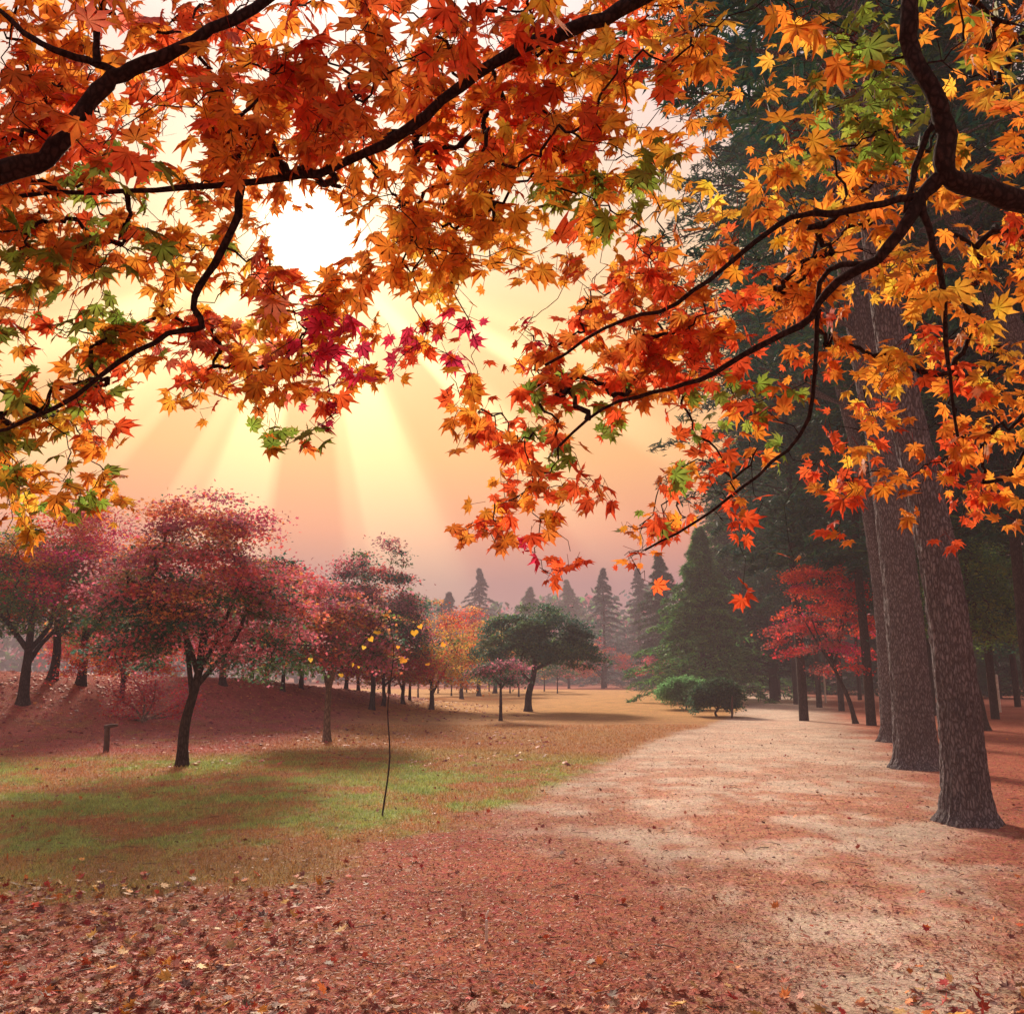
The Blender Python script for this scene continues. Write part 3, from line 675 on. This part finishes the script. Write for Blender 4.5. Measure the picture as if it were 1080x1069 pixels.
lt(695, 730, 690, 24, 1.5, 714, (REDD + PURP, REDD + PURP), 'distant dull red maple behind the pale green shrub', 58, group='distant maples', nclump=40, nleaf=5000, ls=.18, clr=.8)
lt(404, 744, 645, 44, 2.5, 722, (ORNG + REDD, ORNG + YELL), 'low orange maple at the foot of the bank left of the yellow green one', 63, nclump=60, nleaf=10000, ls=.13, clr=.7)
lt(505, 734, 652, 34, 2.5, 708, (YELL + GRN, YELL + ORNG[:1]), 'yellow maple at the far lawn edge behind the flat topped green tree', 64, nclump=60, nleaf=9000, ls=.16, clr=.8)
lt(318, 726, 622, 46, 2.5, 708, (CRIM + REDD, PINK + CRIM), 'crimson maple on the bank just left of the pale trunked one', 65, nclump=80, nleaf=12000, ls=.12, clr=.7)
# red maple on the right with a curved stem
b = gp(903, 763); b[2] = float(height(b[0], b[1])); d = b[1]
lt(903, 763, 588, 50, 2.6, 695, (REDD + CRIM + [(.40, .10, .09)] * 3, REDD), 'bright red maple with a curved thin stem in front of the dark pines', 60, group='maples beside the path', nclump=64, nleaf=12000, ls=.09, shape=(STAR, STAR_F), clr=.42,
   lean=(-.8, 0), dome=.55, forks=5, sag=.6)
lt(1036, 770, 545, 62, 7, 690, (DKGR + GRN, GRN * 2 + DKGR), 'forked green tree behind the nearest pine at the right edge', 61, name='green_tree', cat='green tree', group='green broadleaf trees', nclump=130, nleaf=22000, ls=.10, clr=.55, lean=(-.3, 0), dome=.5)
lt(1100, 760, 560, 60, 6, 680, (DKGR, GRN + DKGR), 'green tree cut by the right edge beyond the forked one', 62, name='green_tree', cat='green tree', group='green broadleaf trees', nclump=110, nleaf=14000, ls=.12, clr=.6)

# a row of slim young trees across the far lawn edge
base_row = None
rows = [(432, 738), (441, 735), (462, 731), (476, 734), (492, 730), (505, 733), (516, 729), (538, 731), (547, 735), (574, 729), (588, 731)]
rlab = ['leftmost', 'second from the left', 'third from the left', 'fourth from the left', 'fifth from the left', 'middle', 'fifth from the right', 'fourth from the right', 'third from the right', 'second from the right', 'rightmost']
for i, (px, py) in enumerate(rows):
    b = gp(px, py); b[2] = float(height(b[0], b[1])); lb = rlab[i] + ' of the slim young trees along the far lawn edge'
    if base_row is None:
        base_row = leafy_tree('young_tree', b, lb, 'young tree', 'slim young trees at the far edge of the lawn', 3.4, 1.5, .07, 1.5, (DKGR + PURP[:1], DKGR + PURP), 30, 3000, .17, 71, forks=2, clr=.6, dome=.5)
    else: copy_thing(base_row, b, i * 1.3, .9 + .2 * ((i * 7) % 5) / 5, lb)

# trees on top of the bank and behind it, seen as thin trunks
hb = None
for i, (px, py, s, lb) in enumerate([(265, 715, 1.0, 'thin trunked tree on the bank top right of the purple maple'), (282, 714, 1.1, 'thin trunked tree on the bank top, second right of the purple maple'),
        (318, 718, 1.0, 'thin trunked tree on the bank left of the pale trunk'), (365, 722, 1.0, 'thin trunked tree just right of the pale trunk'),
        (378, 728, .9, 'dark stemmed tree left of the tall open topped maple'), (410, 736, .9, 'dark stemmed tree at the foot of the bank by the yellow leaves'),
        (160, 712, 1.15, 'thin trunked tree on the bank behind the left half of the purple maple'), (105, 712, 1.2, 'thin trunked tree on the bank above the wooden stake')]):
    r = raydir(px, py); d = 33 + i * 1.7; p = at(px, py, d); b = np.array([p[0], p[1], float(height(p[0], p[1]))])
    if hb is None: hb = leafy_tree('maple_tree', b, lb, 'maple tree', 'thin trunked maples along the bank', 4.6, 2.1, .09, 1.9, (PURP + REDD + ORNG, PINK + ORNG + REDD), 90, 12000, .16, 81, forks=3, clr=.6, dome=.6)
    else: copy_thing(hb, b, i * 2.1, s, lb)

# clipped shrubs beside the path
def shrub(px, py, w_px, h_px, pal, label, seed):
    b = gp(px, py); b[2] = float(height(b[0], b[1])); d = b[1]; k = d / F; rng = np.random.default_rng(seed)
    w_px *= .8
    return leafy_tree('clipped_shrub', b, label, 'shrub', 'clipped shrubs at the bend of the path', h_px * k, w_px * k / 2, .05, h_px * k * .22, pal, 110, 24000, .10, seed, forks=4, clr=.30, dome=.45, flat=.6)
shrub(724, 748, 64, 32, ([(.14, .38, .13)], [(.22, .52, .20), (.18, .44, .16)]), 'pale green clipped shrub, the left one beside the path bend', 91)
shrub(757, 755, 52, 36, (DKGR, [(.04, .10, .05), (.05, .12, .05)]), 'dark green clipped shrub with bare stems, right one at the path bend', 92)

# ------------------------------------------------------------------ small things
M_STONE = leaf_mat('stone', 0.0, .2)
def wedge(ymin, ymax, p=1.0):
    def f(n):
        y = ymin + (ymax - ymin) * rng.random(n) ** p; return rng.uniform(-.72, .72, n) * y, y
    return f
def post(name, px, py, hpx, rad, mat, label, cat, lean=(0, 0), group=None, cap=None):
    b = gp(px, py); b[2] = float(height(b[0], b[1])); h = hpx / F * b[1]
    r = thing(name, b, label, cat, group); a = Acc()
    V, Fs = tube([[0, 0, -.05], [lean[0] * .5, 0, h * .5], [lean[0], lean[1], h * .97], [lean[0], lean[1], h]], [rad * 1.05, rad, rad * .95, rad * .8], 10); a.add(V, Fs)
    a.build('post', mat, r, True)
    if cap:
        a = Acc(); V, Fs = tube([[lean[0] - cap * .25, 0, h + .01], [lean[0] + cap * .3, 0, h + .035], [lean[0] + cap, 0, h + .05]], [rad * .8, rad * .75, rad * .5], 8); a.add(V, Fs); a.build('crosspiece', mat, r, True)
    return r
post('wooden_stake', 112, 793, 24, .055, M_WOOD, 'short dark wooden stake with a bent crosspiece on the red leaves', 'stake', (-.02, 0), cap=.2)
post('support_stake', 772, 757, 22, .035, M_WOOD, 'brown stake at the right end of the dark clipped shrub', 'stake', (.05, 0))
post('marker_peg', 513, 992, 19, .009, M_WHITE, 'small pale peg standing in the pine needles in front', 'peg', (0, 0), cap=.012)
post('white_post', 1031, 768, 56, .05, M_WHITE, 'white post left of the forked green tree trunk', 'post', group='white posts in the wood') if False else None
for i, (px, py, h, lb) in enumerate([(1046, 752, 42, 'left white post of the pair beyond the forked green tree'), (1055, 751, 38, 'right white post of the pair beyond the forked green tree'),
                                     (871, 741, 30, 'white post deep in the wood under the red maple')]):
    post('white_post', px, py, h, .05, M_WHITE, lb, 'post', group='white posts in the wood')

# bare pale branch shrub with red leaves on the bank
b = gp(152, 762); b[2] = float(height(b[0], b[1])); r0 = thing('red_shrub', b, 'red leaved shrub with bare pale forked stems beside the purple maple trunk', 'shrub')
a = Acc(); k = b[1] / F; ends = []
for pts in [[(0, 0), (-18, 3), (-36, 6)], [(0, 0), (-12, 12), (-26, 22), (-38, 34)], [(0, 0), (6, 20), (10, 42)], [(0, 0), (24, 12), (44, 22), (40, 34)], [(0, 0), (-4, 24), (-16, 46)], [(2, 2), (30, 6), (50, 16)]]:
    Q = smoothpath([[p[0] * k, (i % 2) * .2 - .1, p[1] * k + .03] for i, p in enumerate(pts)], 12); V, Fs = tube(Q, np.linspace(.03, .01, 12), 6); a.add(V, Fs); ends += list(Q[4:])
a.build('stem', M_PALE, r0, True); rng = np.random.default_rng(5); E = np.array(ends)[rng.integers(0, len(ends), 3800)] + rng.normal(0, .17, (3800, 3)); E[:, 2] = np.maximum(E[:, 2], .1)
a = Acc(); stamp(a, STAR, STAR_F, E, rng.normal(0, .5, (3800, 3)) + [0, 0, 1], rng.normal(0, 1, (3800, 3)), .075 * rng.uniform(.6, 1.3, 3800), np.array(REDD + CRIM + PURP)[rng.integers(0, 10, 3800)]); a.build('foliage', M_CROWN, r0)

# small stones trodden into the path
m = 900; px_, py_ = wedge(3.4, 22, 1.5)(m); kp = zones(px_, py_)[0] > .3; px_, py_ = px_[kp], py_[kp]; m = len(px_); st_ = Acc()
ICO = np.array([[0, 0, 1], [.9, 0, .4], [.28, .85, .45], [-.72, .53, .42], [-.72, -.53, .4], [.28, -.85, .45], [.72, .53, -.3], [-.28, .85, -.3], [-.9, 0, -.3], [-.28, -.85, -.3], [.72, -.53, -.3]])
ICF = [np.array([[0, 1, 2], [0, 2, 3], [0, 3, 4], [0, 4, 5], [0, 5, 1], [1, 6, 2], [2, 7, 3], [3, 8, 4], [4, 9, 5], [5, 10, 1], [2, 6, 7], [3, 7, 8], [4, 8, 9], [5, 9, 10], [1, 10, 6]])]
shp = ICO * [1, 1, .6]; sz_ = .006 + .016 * rng.random(m) ** 3
stamp(st_, shp, ICF, np.column_stack([px_, py_, height(px_, py_) + sz_ * .15]), np.tile([0, 0, 1.0], (m, 1)) + rng.normal(0, .12, (m, 3)), rng.normal(0, 1, (m, 3)) * [1, 1, 0] + [1e-3, 0, 0], sz_, np.array([.42, .33, .29]) * rng.uniform(.5, 1.5, (m, 1)))
tag(st_.build('pebbles', M_STONE), 'tiny pale stones trodden into the sandy path', 'pebbles', kind='stuff')

# thin sapling with heart shaped yellow leaves
b = gp(403, 860); b[2] = float(height(b[0], b[1])); d = b[1]; r0 = thing('sapling', b, 'thin bent sapling with a few yellow heart shaped leaves on the near lawn', 'sapling')
def lp(px, py, dy=0): return at(px, py, d + dy) - b
stem = smoothpath([lp(403, 861), lp(411, 800), lp(409, 745), (lp(415, 690)), lp(411, 655)], 20)
a = Acc(); V, Fs = tube(stem, np.linspace(.011, .003, 20), 7); a.add(V, Fs)
hl = [(328, 697), (378, 705), (372, 702), (360, 713), (391, 675), (384, 684), (420, 684), (426, 697), (443, 662), (451, 702), (468, 681), (437, 668), (398, 668), (407, 650)]
rng = np.random.default_rng(77); tg = np.array([lp(x, y - 7, rng.uniform(-.35, .35)) for x, y in hl])
ch, _ = prim_grow([(stem[9:], 0)], tg, rng, .1, .0034, .45)
for pl, r, _o in ch: V, Fs = tube(pl, r, 5); a.add(V, Fs)
a.build('stem', M_BARK, r0, True)
n = len(hl); tgp = tg + np.array([0, 0, -.05]); a = Acc()
stamp(a, HEART, HEART_F, tgp, np.column_stack([rng.normal(0, .7, n), -np.ones(n), rng.normal(.2, .5, n)]), np.column_stack([rng.normal(0, .4, n), rng.normal(0, .3, n), -np.ones(n)]), rng.uniform(.04, .095, n), np.array([(.85, .50, .05), (.9, .42, .05), (.8, .55, .08)])[rng.integers(0, 3, n)])
a.build('foliage', M_LEAF, r0)

# far wood closing the view
rng = np.random.default_rng(99); n = 60000; th = rng.uniform(-1.25, 1.25, n); rad = rng.uniform(175, 230, n)
hh = 10 + 16 * fbm(th * 16 + 20, rad * .03, 4)
zz = hh * rng.random(n) ** .8; P = np.column_stack([np.sin(th) * rad, np.cos(th) * rad + 5, zz + .3])
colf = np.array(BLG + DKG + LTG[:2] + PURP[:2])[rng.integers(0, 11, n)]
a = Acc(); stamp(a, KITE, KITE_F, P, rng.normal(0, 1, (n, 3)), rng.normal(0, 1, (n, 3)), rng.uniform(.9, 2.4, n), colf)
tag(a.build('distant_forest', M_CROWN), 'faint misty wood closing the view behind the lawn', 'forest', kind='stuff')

# ------------------------------------------------------------------ the two maples whose boughs frame the view
DENS = [
 "877788998899999999722887577", "988788899899999999613886565", "997878899999999988525888555",
 "998738999889999987416988554", "999857999889999877348998654", "999988823699976787578888666",
 "999988832689877678767877666", "988788887767751588888777665", "776779999876563899987543454",
 "788788898865567889875456655", "888774257302567876655467665", "887300075004556534655434676",
 "886100000000245214544356766", "874100000000255334544245544", "100000000000134443111121000",
 "000000000000002101010000000"]
PALS = [
 "odr odp rdp dor drd odd drr ory yor ydo yoo ogg oyg yog".split(), "drd ord oro odd ddr dor orr oyr oyr ooy yog ggo goy oyd".split(),
 "ddd gdr ogd ddd doo ood ooy ogy yog oyy yoo yoo yod oyr".split(), "odg god oyo opr ood ooy ooy rod oor ord odo oyd oyo oyo".split(),
 "gro odg orp oyp ooc ocr orc ord rod ror rod ooy oyr oyo".split(), "oyg ogr oor odg ccr crr ror rdg ogr rog ogr oyr oor ooy".split(),
 "yog oyg oyo ooo rdo rdo rdo rdo rog rro oro oor ror rro".split(), "oyo ooo ooo ooo rdo rdo rdo rcr rro rro rro ror ror rro".split()]
LC = {'o': (.93, .33, .045), 'r': (.86, .13, .04), 'd': (.80, .25, .05), 'y': (.95, .52, .07), 'g': (.26, .36, .06), 'c': (.75, .05, .13), 'p': (.80, .22, .16)}
def fdepth(px, py):
    return 1.75 + .95 * np.clip(py, -150, 620) / 450 + .25 * np.clip((px - 540) / 540, 0, 1.3)
def bough(pts, r0_, r1_, n=26):
    P = smoothpath([at(px, py, dd) for px, py, dd in pts], n); return P, np.linspace(r0_, r1_, n)
A, B = 0, 1
limbs = [
 (A, *bough([(-290, 300, 1.76), (-150, 240, 1.75), (0, 183, 1.75), (52, 165, 1.75), (100, 100, 1.77), (135, 75, 1.78), (200, 45, 1.8), (290, -5, 1.85), (420, -90, 1.9)], .027, .010, 34)),
 (A, *bough([(130, 78, 1.78), (95, 65, 1.76), (50, 50, 1.72), (10, 20, 1.7), (-60, -30, 1.65)], .010, .004, 16)),
 (A, *bough([(102, 68, 1.76), (100, 30, 1.75), (96, -40, 1.72)], .009, .005, 10)),
 (B, *bough([(1250, -330, 2.1), (950, -160, 2.0), (780, -60, 2.0), (665, 5, 2.0), (600, 32, 2.0), (540, 55, 2.0), (480, 95, 2.0), (410, 150, 2.02), (330, 182, 2.05), (255, 193, 2.08), (150, 200, 2.1), (20, 207, 2.1)], .024, .0055, 40)),
 (B, *bough([(255, 193, 2.08), (246, 240, 2.1), (222, 285, 2.15), (204, 317, 2.18), (214, 345, 2.2), (180, 352, 2.2), (130, 377, 2.25), (70, 425, 2.3), (0, 453, 2.35), (-80, 470, 2.4)], .011, .005, 26)),
 (B, *bough([(1500, 330, 2.2), (1250, 260, 2.1), (1080, 214, 2.0), (1040, 200, 1.98), (1000, 186, 1.95), (998, 140, 1.92), (985, 100, 1.9), (962, 55, 1.9), (960, 0, 1.88), (975, -120, 1.9)], .029, .019, 34)),
 (B, *bough([(1000, 180, 1.95), (975, 205, 1.98), (955, 235, 2.0), (925, 275, 2.05)], .020, .013, 10)),
 (B, *bough([(975, 205, 1.98), (930, 215, 2.0), (880, 224, 2.05), (845, 226, 2.1), (800, 252, 2.15), (755, 290, 2.2), (700, 325, 2.28), (640, 345, 2.35), (575, 385, 2.45)], .0095, .004, 26)),
 (B, *bough([(925, 275, 2.05), (880, 300, 2.15), (850, 340, 2.25), (800, 365, 2.3), (750, 395, 2.4), (700, 412, 2.45), (640, 428, 2.55), (590, 470, 2.6)], .012, .004, 24)),
 (B, *bough([(925, 275, 2.05), (868, 290, 2.2), (862, 370, 2.3), (848, 450, 2.45), (800, 500, 2.55), (740, 545, 2.7), (680, 580, 2.8)], .008, .0035, 22)),
 (B, *bough([(972, 215, 1.98), (985, 260, 2.02), (995, 310, 2.1), (1000, 385, 2.2), (1010, 460, 2.35)], .010, .004, 16)),
 (B, *bough([(985, 130, 1.93), (975, 150, 1.95), (962, 190, 1.98), (955, 230, 2.0)], .008, .007, 10)),
]
trA = smoothpath([[-2.0, 2.1, -.1], [-1.95, 2.0, .8], [-2.0, 1.95, 1.6], [-1.88, 1.8, 2.2], [-1.95, 1.7, 3.4], [-2.1, 1.6, 4.6]], 30)
trB = smoothpath([[2.75, 2.35, -.1], [2.7, 2.3, 1.0], [2.62, 2.25, 2.0], [2.7, 2.2, 3.0], [2.6, 2.15, 4.4], [2.5, 2.0, 5.2]], 34)
limbs[0] = (A, np.vstack([trA[15][None], limbs[0][1]]), np.r_[.034, limbs[0][2]])
limbs[3] = (B, np.vstack([trB[26][None], limbs[3][1]]), np.r_[.03, limbs[3][2]])
limbs[5] = (B, np.vstack([trB[14][None], limbs[5][1]]), np.r_[.04, limbs[5][2]])
rng = np.random.default_rng(2024)
def project(P):
    v = P - np.array([0, 0, EYE]); yy = v[:, 1] * CP + v[:, 2] * SP; up = -v[:, 1] * SP + v[:, 2] * CP
    return 540 + v[:, 0] / yy * F, 534.5 - up / yy * F
LPX = np.vstack([np.column_stack([*project(limbs[i][1][1:]), limbs[i][1][1:, 1]]) for i in (0, 1, 3, 4, 5, 6, 7, 8)])
targets = []; tcell = []
for rI in range(-10, 16):
    for cI in range(-6, 36):
        dch = int(DENS[max(rI, 0)][min(max(cI, 0), 26)])
        if (rI < 0 or cI < 0 or cI > 26): dch = (min(dch, 6) if rI > -4 else 4) if rI < 12 else 0
        if dch == 0: continue
        cov = min(dch / 9.45, .96); px = cI * 40 + 20; py = rI * 40 + 20
        dd = fdepth(px, py); lw = .088 * F / dd; area = .36 * lw * lw * .62
        nl = -math.log(1 - cov) * 1600 / area / 5.0 * (1.9 if py < 300 else 1.5)
        for _ in range(rng.poisson(nl)):
            x = px + rng.uniform(-20, 20); y = py + rng.uniform(-20, 20); dep = fdepth(x, y) + rng.normal(0, .22)
            if x > 640 and rng.random() < .3: dep += rng.uniform(.4, 1.2)
            q = np.hypot(LPX[:, 0] - x, LPX[:, 1] - y); qi = int(q.argmin())
            if q[qi] < 34 and dep < LPX[qi, 2] + .10: dep = LPX[qi, 2] + .10 + abs(rng.normal(0, .12))
            targets.append(at(x, y, max(dep, 1.25))); tcell.append((rI, cI))
targets = np.array(targets)
roots = [(P[2:], i) for i, (ow, P, R) in enumerate(limbs)]
ch, tlimb = prim_grow(roots, targets, rng, .10, .0013, .42, .012)
tow = np.array([limbs[i][0] for i in tlimb])
treeA = thing('maple_tree', trA[0] + [0, 0, .1], 'overhanging maple whose thick dark bough sweeps up from the left edge of the view', 'maple tree', 'maples framing the view')
treeB = thing('maple_tree', trB[0] + [0, 0, .1], 'overhanging maple whose black crooked boughs spread in from the right edge and the top', 'maple tree', 'maples framing the view')
offs = [np.array(treeA.location), np.array(treeB.location)]
holes = [(288, 226, 372, 280), (165, 125, 200, 150), (565, 300, 602, 345)]
def project(P):
    v = P - np.array([0, 0, EYE]); yy = v[:, 1] * CP + v[:, 2] * SP; up = -v[:, 1] * SP + v[:, 2] * CP
    return 540 + v[:, 0] / yy * F, 534.5 - up / yy * F
for ow, root, tr, trr in ((A, treeA, trA, .11), (B, treeB, trB, .15)):
    tk = Acc(); R = np.linspace(trr, trr * .5, len(tr)); R[0] *= 1.5; R[1] *= 1.2; V, Fs = tube(tr, R, 18); tk.add(V, Fs)
    tk.build('trunk', M_BARK, root, True, offset=offs[ow])
    for li, (o2, P, R) in enumerate(limbs):
        if o2 == ow:
            P = P.copy(); P[1:-1] += rng.normal(0, .0025, P[1:-1].shape); V, Fs = tube(P, R * rng.uniform(.92, 1.12, len(R)), 12)
            bo = Acc(); bo.add(V, Fs)
            for pl, r, o3 in ch:
                if o3 == li: V, Fs = tube(pl, r, 5); bo.add(V, Fs)
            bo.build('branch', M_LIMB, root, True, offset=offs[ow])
    # leaves, 4-6 at each twig end on thin petioles
    T = targets[tow == ow]; cells = [c for c, o2 in zip(tcell, tow) if o2 == ow]; k = rng.integers(4, 7, len(T)); ti = np.repeat(np.arange(len(T)), k); n = len(ti)
    tip = unit(rng.normal(0, 1, (n, 3)) * np.array([1, .8, .55]) + np.array([0, 0, -.75]))
    start = T[ti] + rng.normal(0, .018, (n, 3)); pet = rng.uniform(.025, .06, n); side = unit(rng.normal(0, 1, (n, 3)) + tip * .6)
    base_ = start + side * pet[:, None] + np.array([0, 0, -.008])
    nrm = rng.normal(0, .55, (n, 3)) + np.array([-.1, -.55, .62]); sz = .100 * rng.uniform(.5, 1.3, n)
    qx, qy = project(base_ + tip * sz[:, None] * .4); keep = np.ones(n, bool)
    for h in holes: keep &= ~((qx > h[0]) & (qx < h[2]) & (qy > h[1]) & (qy < h[3]))
    r_i = np.clip((qy // 40).astype(int), 0, 15); c_i = np.clip((qx // 40).astype(int), 0, 26)
    dn = np.array([[int(ch_) for ch_ in row] for row in DENS])[r_i, c_i]; keep &= ~((dn == 0) & (qy > 0) & (rng.random(n) < .85))
    cl = []
    for i in range(len(T)):
        rI, cI = cells[i]; s = PALS[min(max(rI, 0) // 2, 7)][min(max(cI, 0) // 2, 13)]; cl.append('g' if (rI == 11 and 6 <= cI <= 8) else s[rng.integers(0, len(s))])
    own_c = np.array([LC[c] for c in cl])[ti]
    cc2 = []
    for i in ti:
        rI, cI = cells[i]; s = PALS[min(max(rI, 0) // 2, 7)][min(max(cI, 0) // 2, 13)]; cc2.append(LC[s[rng.integers(0, len(s))]])
    col = np.where((rng.random(n) < .6)[:, None], own_c, np.array(cc2)) * rng.uniform(.75, 1.2, (n, 1)) * (1 + rng.normal(0, .06, (n, 3)))
    fo = Acc(); K = keep
    stamp(fo, MAPLE, MAPLE_F, base_[K], nrm[K], tip[K], sz[K], np.clip(col[K], .01, .95), rng.uniform(-.4, 2.4, K.sum()), rng.uniform(0, 1.3, K.sum()))
    # petioles as slim three sided slivers
    s_, e_ = start[K], base_[K]; ax = unit(e_ - s_); u1 = unit(np.cross(ax, rng.normal(0, 1, ax.shape))); u2 = np.cross(ax, u1); w = .0009
    PV = np.stack([s_ + u1 * w, s_ - u1 * w * .5 + u2 * w, s_ - u1 * w * .5 - u2 * w, e_ + u1 * w, e_ - u1 * w * .5 + u2 * w, e_ - u1 * w * .5 - u2 * w], 1)
    fi = np.array([[0, 1, 4, 3], [1, 2, 5, 4], [2, 0, 3, 5]]); m = len(s_)
    fo.add(PV.reshape(-1, 3), [(fi[None] + (np.arange(m) * 6)[:, None, None]).reshape(-1, 4)], (.35, .05, .03))
    fo.build('foliage', M_LEAF, root, offset=offs[ow])

# ------------------------------------------------------------------ ground cover
rng = np.random.default_rng(314)
# grass
n = 340000; y = 5.2 + 22 * rng.random(n) ** 1.5; x = rng.uniform(-1, 1, n) * y * .72 + 0
c, pth, lw = ground_col(x, y); g = c[:, 1] / (c[:, 0] + .02)
keep = (rng.random(n) < lw ** 1.5) & (rng.random(n) < np.clip(g * 1.15, .15, 1)); x, y, c = x[keep], y[keep], c[keep]; n = len(x); z = height(x, y)
hgt = rng.uniform(.02, .055, n) * (1 + .5 * (fbm(x, y, 77) - .5)) ; ww = rng.uniform(.003, .006, n) * np.clip(y / 9, .8, 2); a_ = rng.random(n) * np.pi; lx = rng.normal(0, .6, n) * hgt; ly = rng.normal(0, .6, n) * hgt
P = np.stack([np.column_stack([x - np.cos(a_) * ww, y - np.sin(a_) * ww, z - .003]), np.column_stack([x + np.cos(a_) * ww, y + np.sin(a_) * ww, z - .003]), np.column_stack([x + lx, y + ly, z + hgt])], 1)
dry = (rng.random(n) < .25)[:, None]
gcl = np.where(dry, c * 1.3 + np.array([.06, .03, 0]), c * rng.uniform(.7, 1.7, (n, 1)))
a = Acc(); a.add(P.reshape(-1, 3), [np.arange(n * 3).reshape(n, 3)], np.repeat(np.clip(gcl, 0, .9), 3, 0)); tag(a.build('grass', M_GRASS), 'short patchy green and brown grass on the lawn', 'grass', kind='stuff')

# maple leaves lying about, thickest in the lower left corner
def lay(n, xf, size, cols, outline, dens, flat=.25, zoff=.008):
    x, y = xf(n); keep = rng.random(n) < dens(x, y); x, y = x[keep], y[keep]; n = len(x)
    pos = np.column_stack([x, y, height(x, y) + zoff * rng.uniform(.6, 2.2, n)]); nr = rng.normal(0, flat, (n, 3)) + [0, 0, 1.0]; tp = rng.normal(0, 1, (n, 3)); tp[:, 2] *= .2
    cl = np.array(cols)[rng.integers(0, len(cols), n)] * rng.uniform(.55, 1.35, (n, 1)); return pos, nr, tp, size * rng.uniform(.55, 1.3, n), np.clip(cl, 0, .9)
FC = [(.55, .11, .05), (.36, .10, .08), (.70, .24, .07), (.45, .20, .15), (.26, .09, .08), (.55, .33, .22), (.20, .09, .08), (.48, .06, .06)]
def wedge_(ymin, ymax, p=1.0):
    def f(n):
        y = ymin + (ymax - ymin) * rng.random(n) ** p; return rng.uniform(-.72, .72, n) * y, y
    return f
def corner(x, y):
    e = fbm(x * 1.3, y * 1.3, 61); return np.clip(sstep(8.2, 5.2, y - (e - .5) * 2.4) ** 1.4 * sstep(-.7, -1.5, x + .15 * (y - 5) - (e - .5)) + .8 * sstep(4.8, 4.35, y + .12 * x - (e - .5) * 1.0), 0, 1) * sstep(.3, .5, fbm(x * 3.5, y * 3.5, 66) + .12)
a = Acc()
for (n, xf, s, cols, dens) in [(5000, wedge(3.2, 7), .085, FC + [(.40, .24, .15), (.30, .19, .12), (.62, .40, .18)], corner), (3200, wedge(4, 24, 1.6), .07, FC, lambda x, y: .5 + 0 * x),
                               (420, wedge(3.6, 7.5), .10, [(.75, .30, .04), (.80, .22, .05), (.70, .10, .05), (.75, .42, .10)], lambda x, y: np.maximum(corner(x, y), .05))]:
    pos, nr, tp, sz, cl = lay(n, xf, s, cols, None, dens, .38, .015); stamp(a, MAPLE, MAPLE_F, pos, nr, tp, sz, cl, rng.uniform(-1.6, .8, len(sz)))
nb_ = 26000; xb = rng.uniform(-26, 1, nb_); yb = rng.uniform(14.5, 46, nb_); hb_ = np.clip(height(xb, yb) * 1.6 + .22 * (fbm(xb * .6, yb * .6, 5) > .5), 0, 1)
kp = (rng.random(nb_) < hb_) & (np.abs(xb) < yb * .7); xb, yb = xb[kp], yb[kp]; nn = len(xb); gh = .05
sl_ = np.column_stack([-(height(xb + gh, yb) - height(xb - gh, yb)) / (2 * gh), -(height(xb, yb + gh) - height(xb, yb - gh)) / (2 * gh), np.ones(nn)])
stamp(a, STAR, STAR_F, np.column_stack([xb, yb, height(xb, yb) + .02]), sl_ + rng.normal(0, .3, (nn, 3)), rng.normal(0, 1, (nn, 3)) * [1, 1, .2], .12 * rng.uniform(.6, 1.3, nn),
      np.array([(.55, .12, .13), (.40, .09, .11), (.62, .20, .14), (.30, .08, .09), (.65, .30, .12)])[rng.integers(0, 5, nn)] * rng.uniform(.6, 1.3, (nn, 1)))
tag(a.build('fallen_leaves', M_LITTER), 'dry red and orange maple leaves scattered thickest in the lower left corner', 'fallen leaves', kind='stuff')
# needle and leaf crumbs over the path and the wood floor
NC = [(.44, .15, .11), (.34, .11, .08), (.50, .21, .14), (.24, .08, .065), (.40, .15, .10), (.54, .32, .24)]
a = Acc()
def dlit(x, y):
    pth, lw, sp, sl = zones(x, y); return np.clip(.9 - .55 * pth * sstep(.45, .6, fbm(x * 1.6, y * 1.6, 11)) - .62 * lw, .08, 1)
pos, nr, tp, sz, cl = lay(170000, wedge(3.2, 26, 1.7), .030, NC, None, dlit, .3, .004); stamp(a, NEEDLE, NEEDLE_F, pos, nr, tp, sz * 1.3, cl)
pos, nr, tp, sz, cl = lay(60000, wedge(3.2, 32, 1.7), .022, NC, None, dlit, .35, .005); stamp(a, KITE, KITE_F, pos, nr, tp, sz, cl)
# stray twigs
m = 260; tx, ty = wedge(3.4, 16, 1.4)(m)
for i in range(m):
    L_ = rng.uniform(.04, .22); an = rng.random() * np.pi * 2; z_ = float(height(tx[i], ty[i])) + .006; q = np.array([tx[i], ty[i], z_]); dv = np.array([math.cos(an), math.sin(an), 0]); pv = np.array([-dv[1], dv[0], .15])
    V, Fs = tube([q, q + dv * L_ * .5 + pv * L_ * rng.uniform(-.15, .15) * 1.0 + [0, 0, .006], q + dv * L_], [.0035, .003, .0015], 4); a.add(V, Fs, np.array([.13, .075, .06]) * rng.uniform(.5, 1.8))
tag(a.build('pine_needle_litter', M_LITTER), 'reddish pine needles and leaf crumbs strewn over path and wood floor', 'litter', kind='stuff')
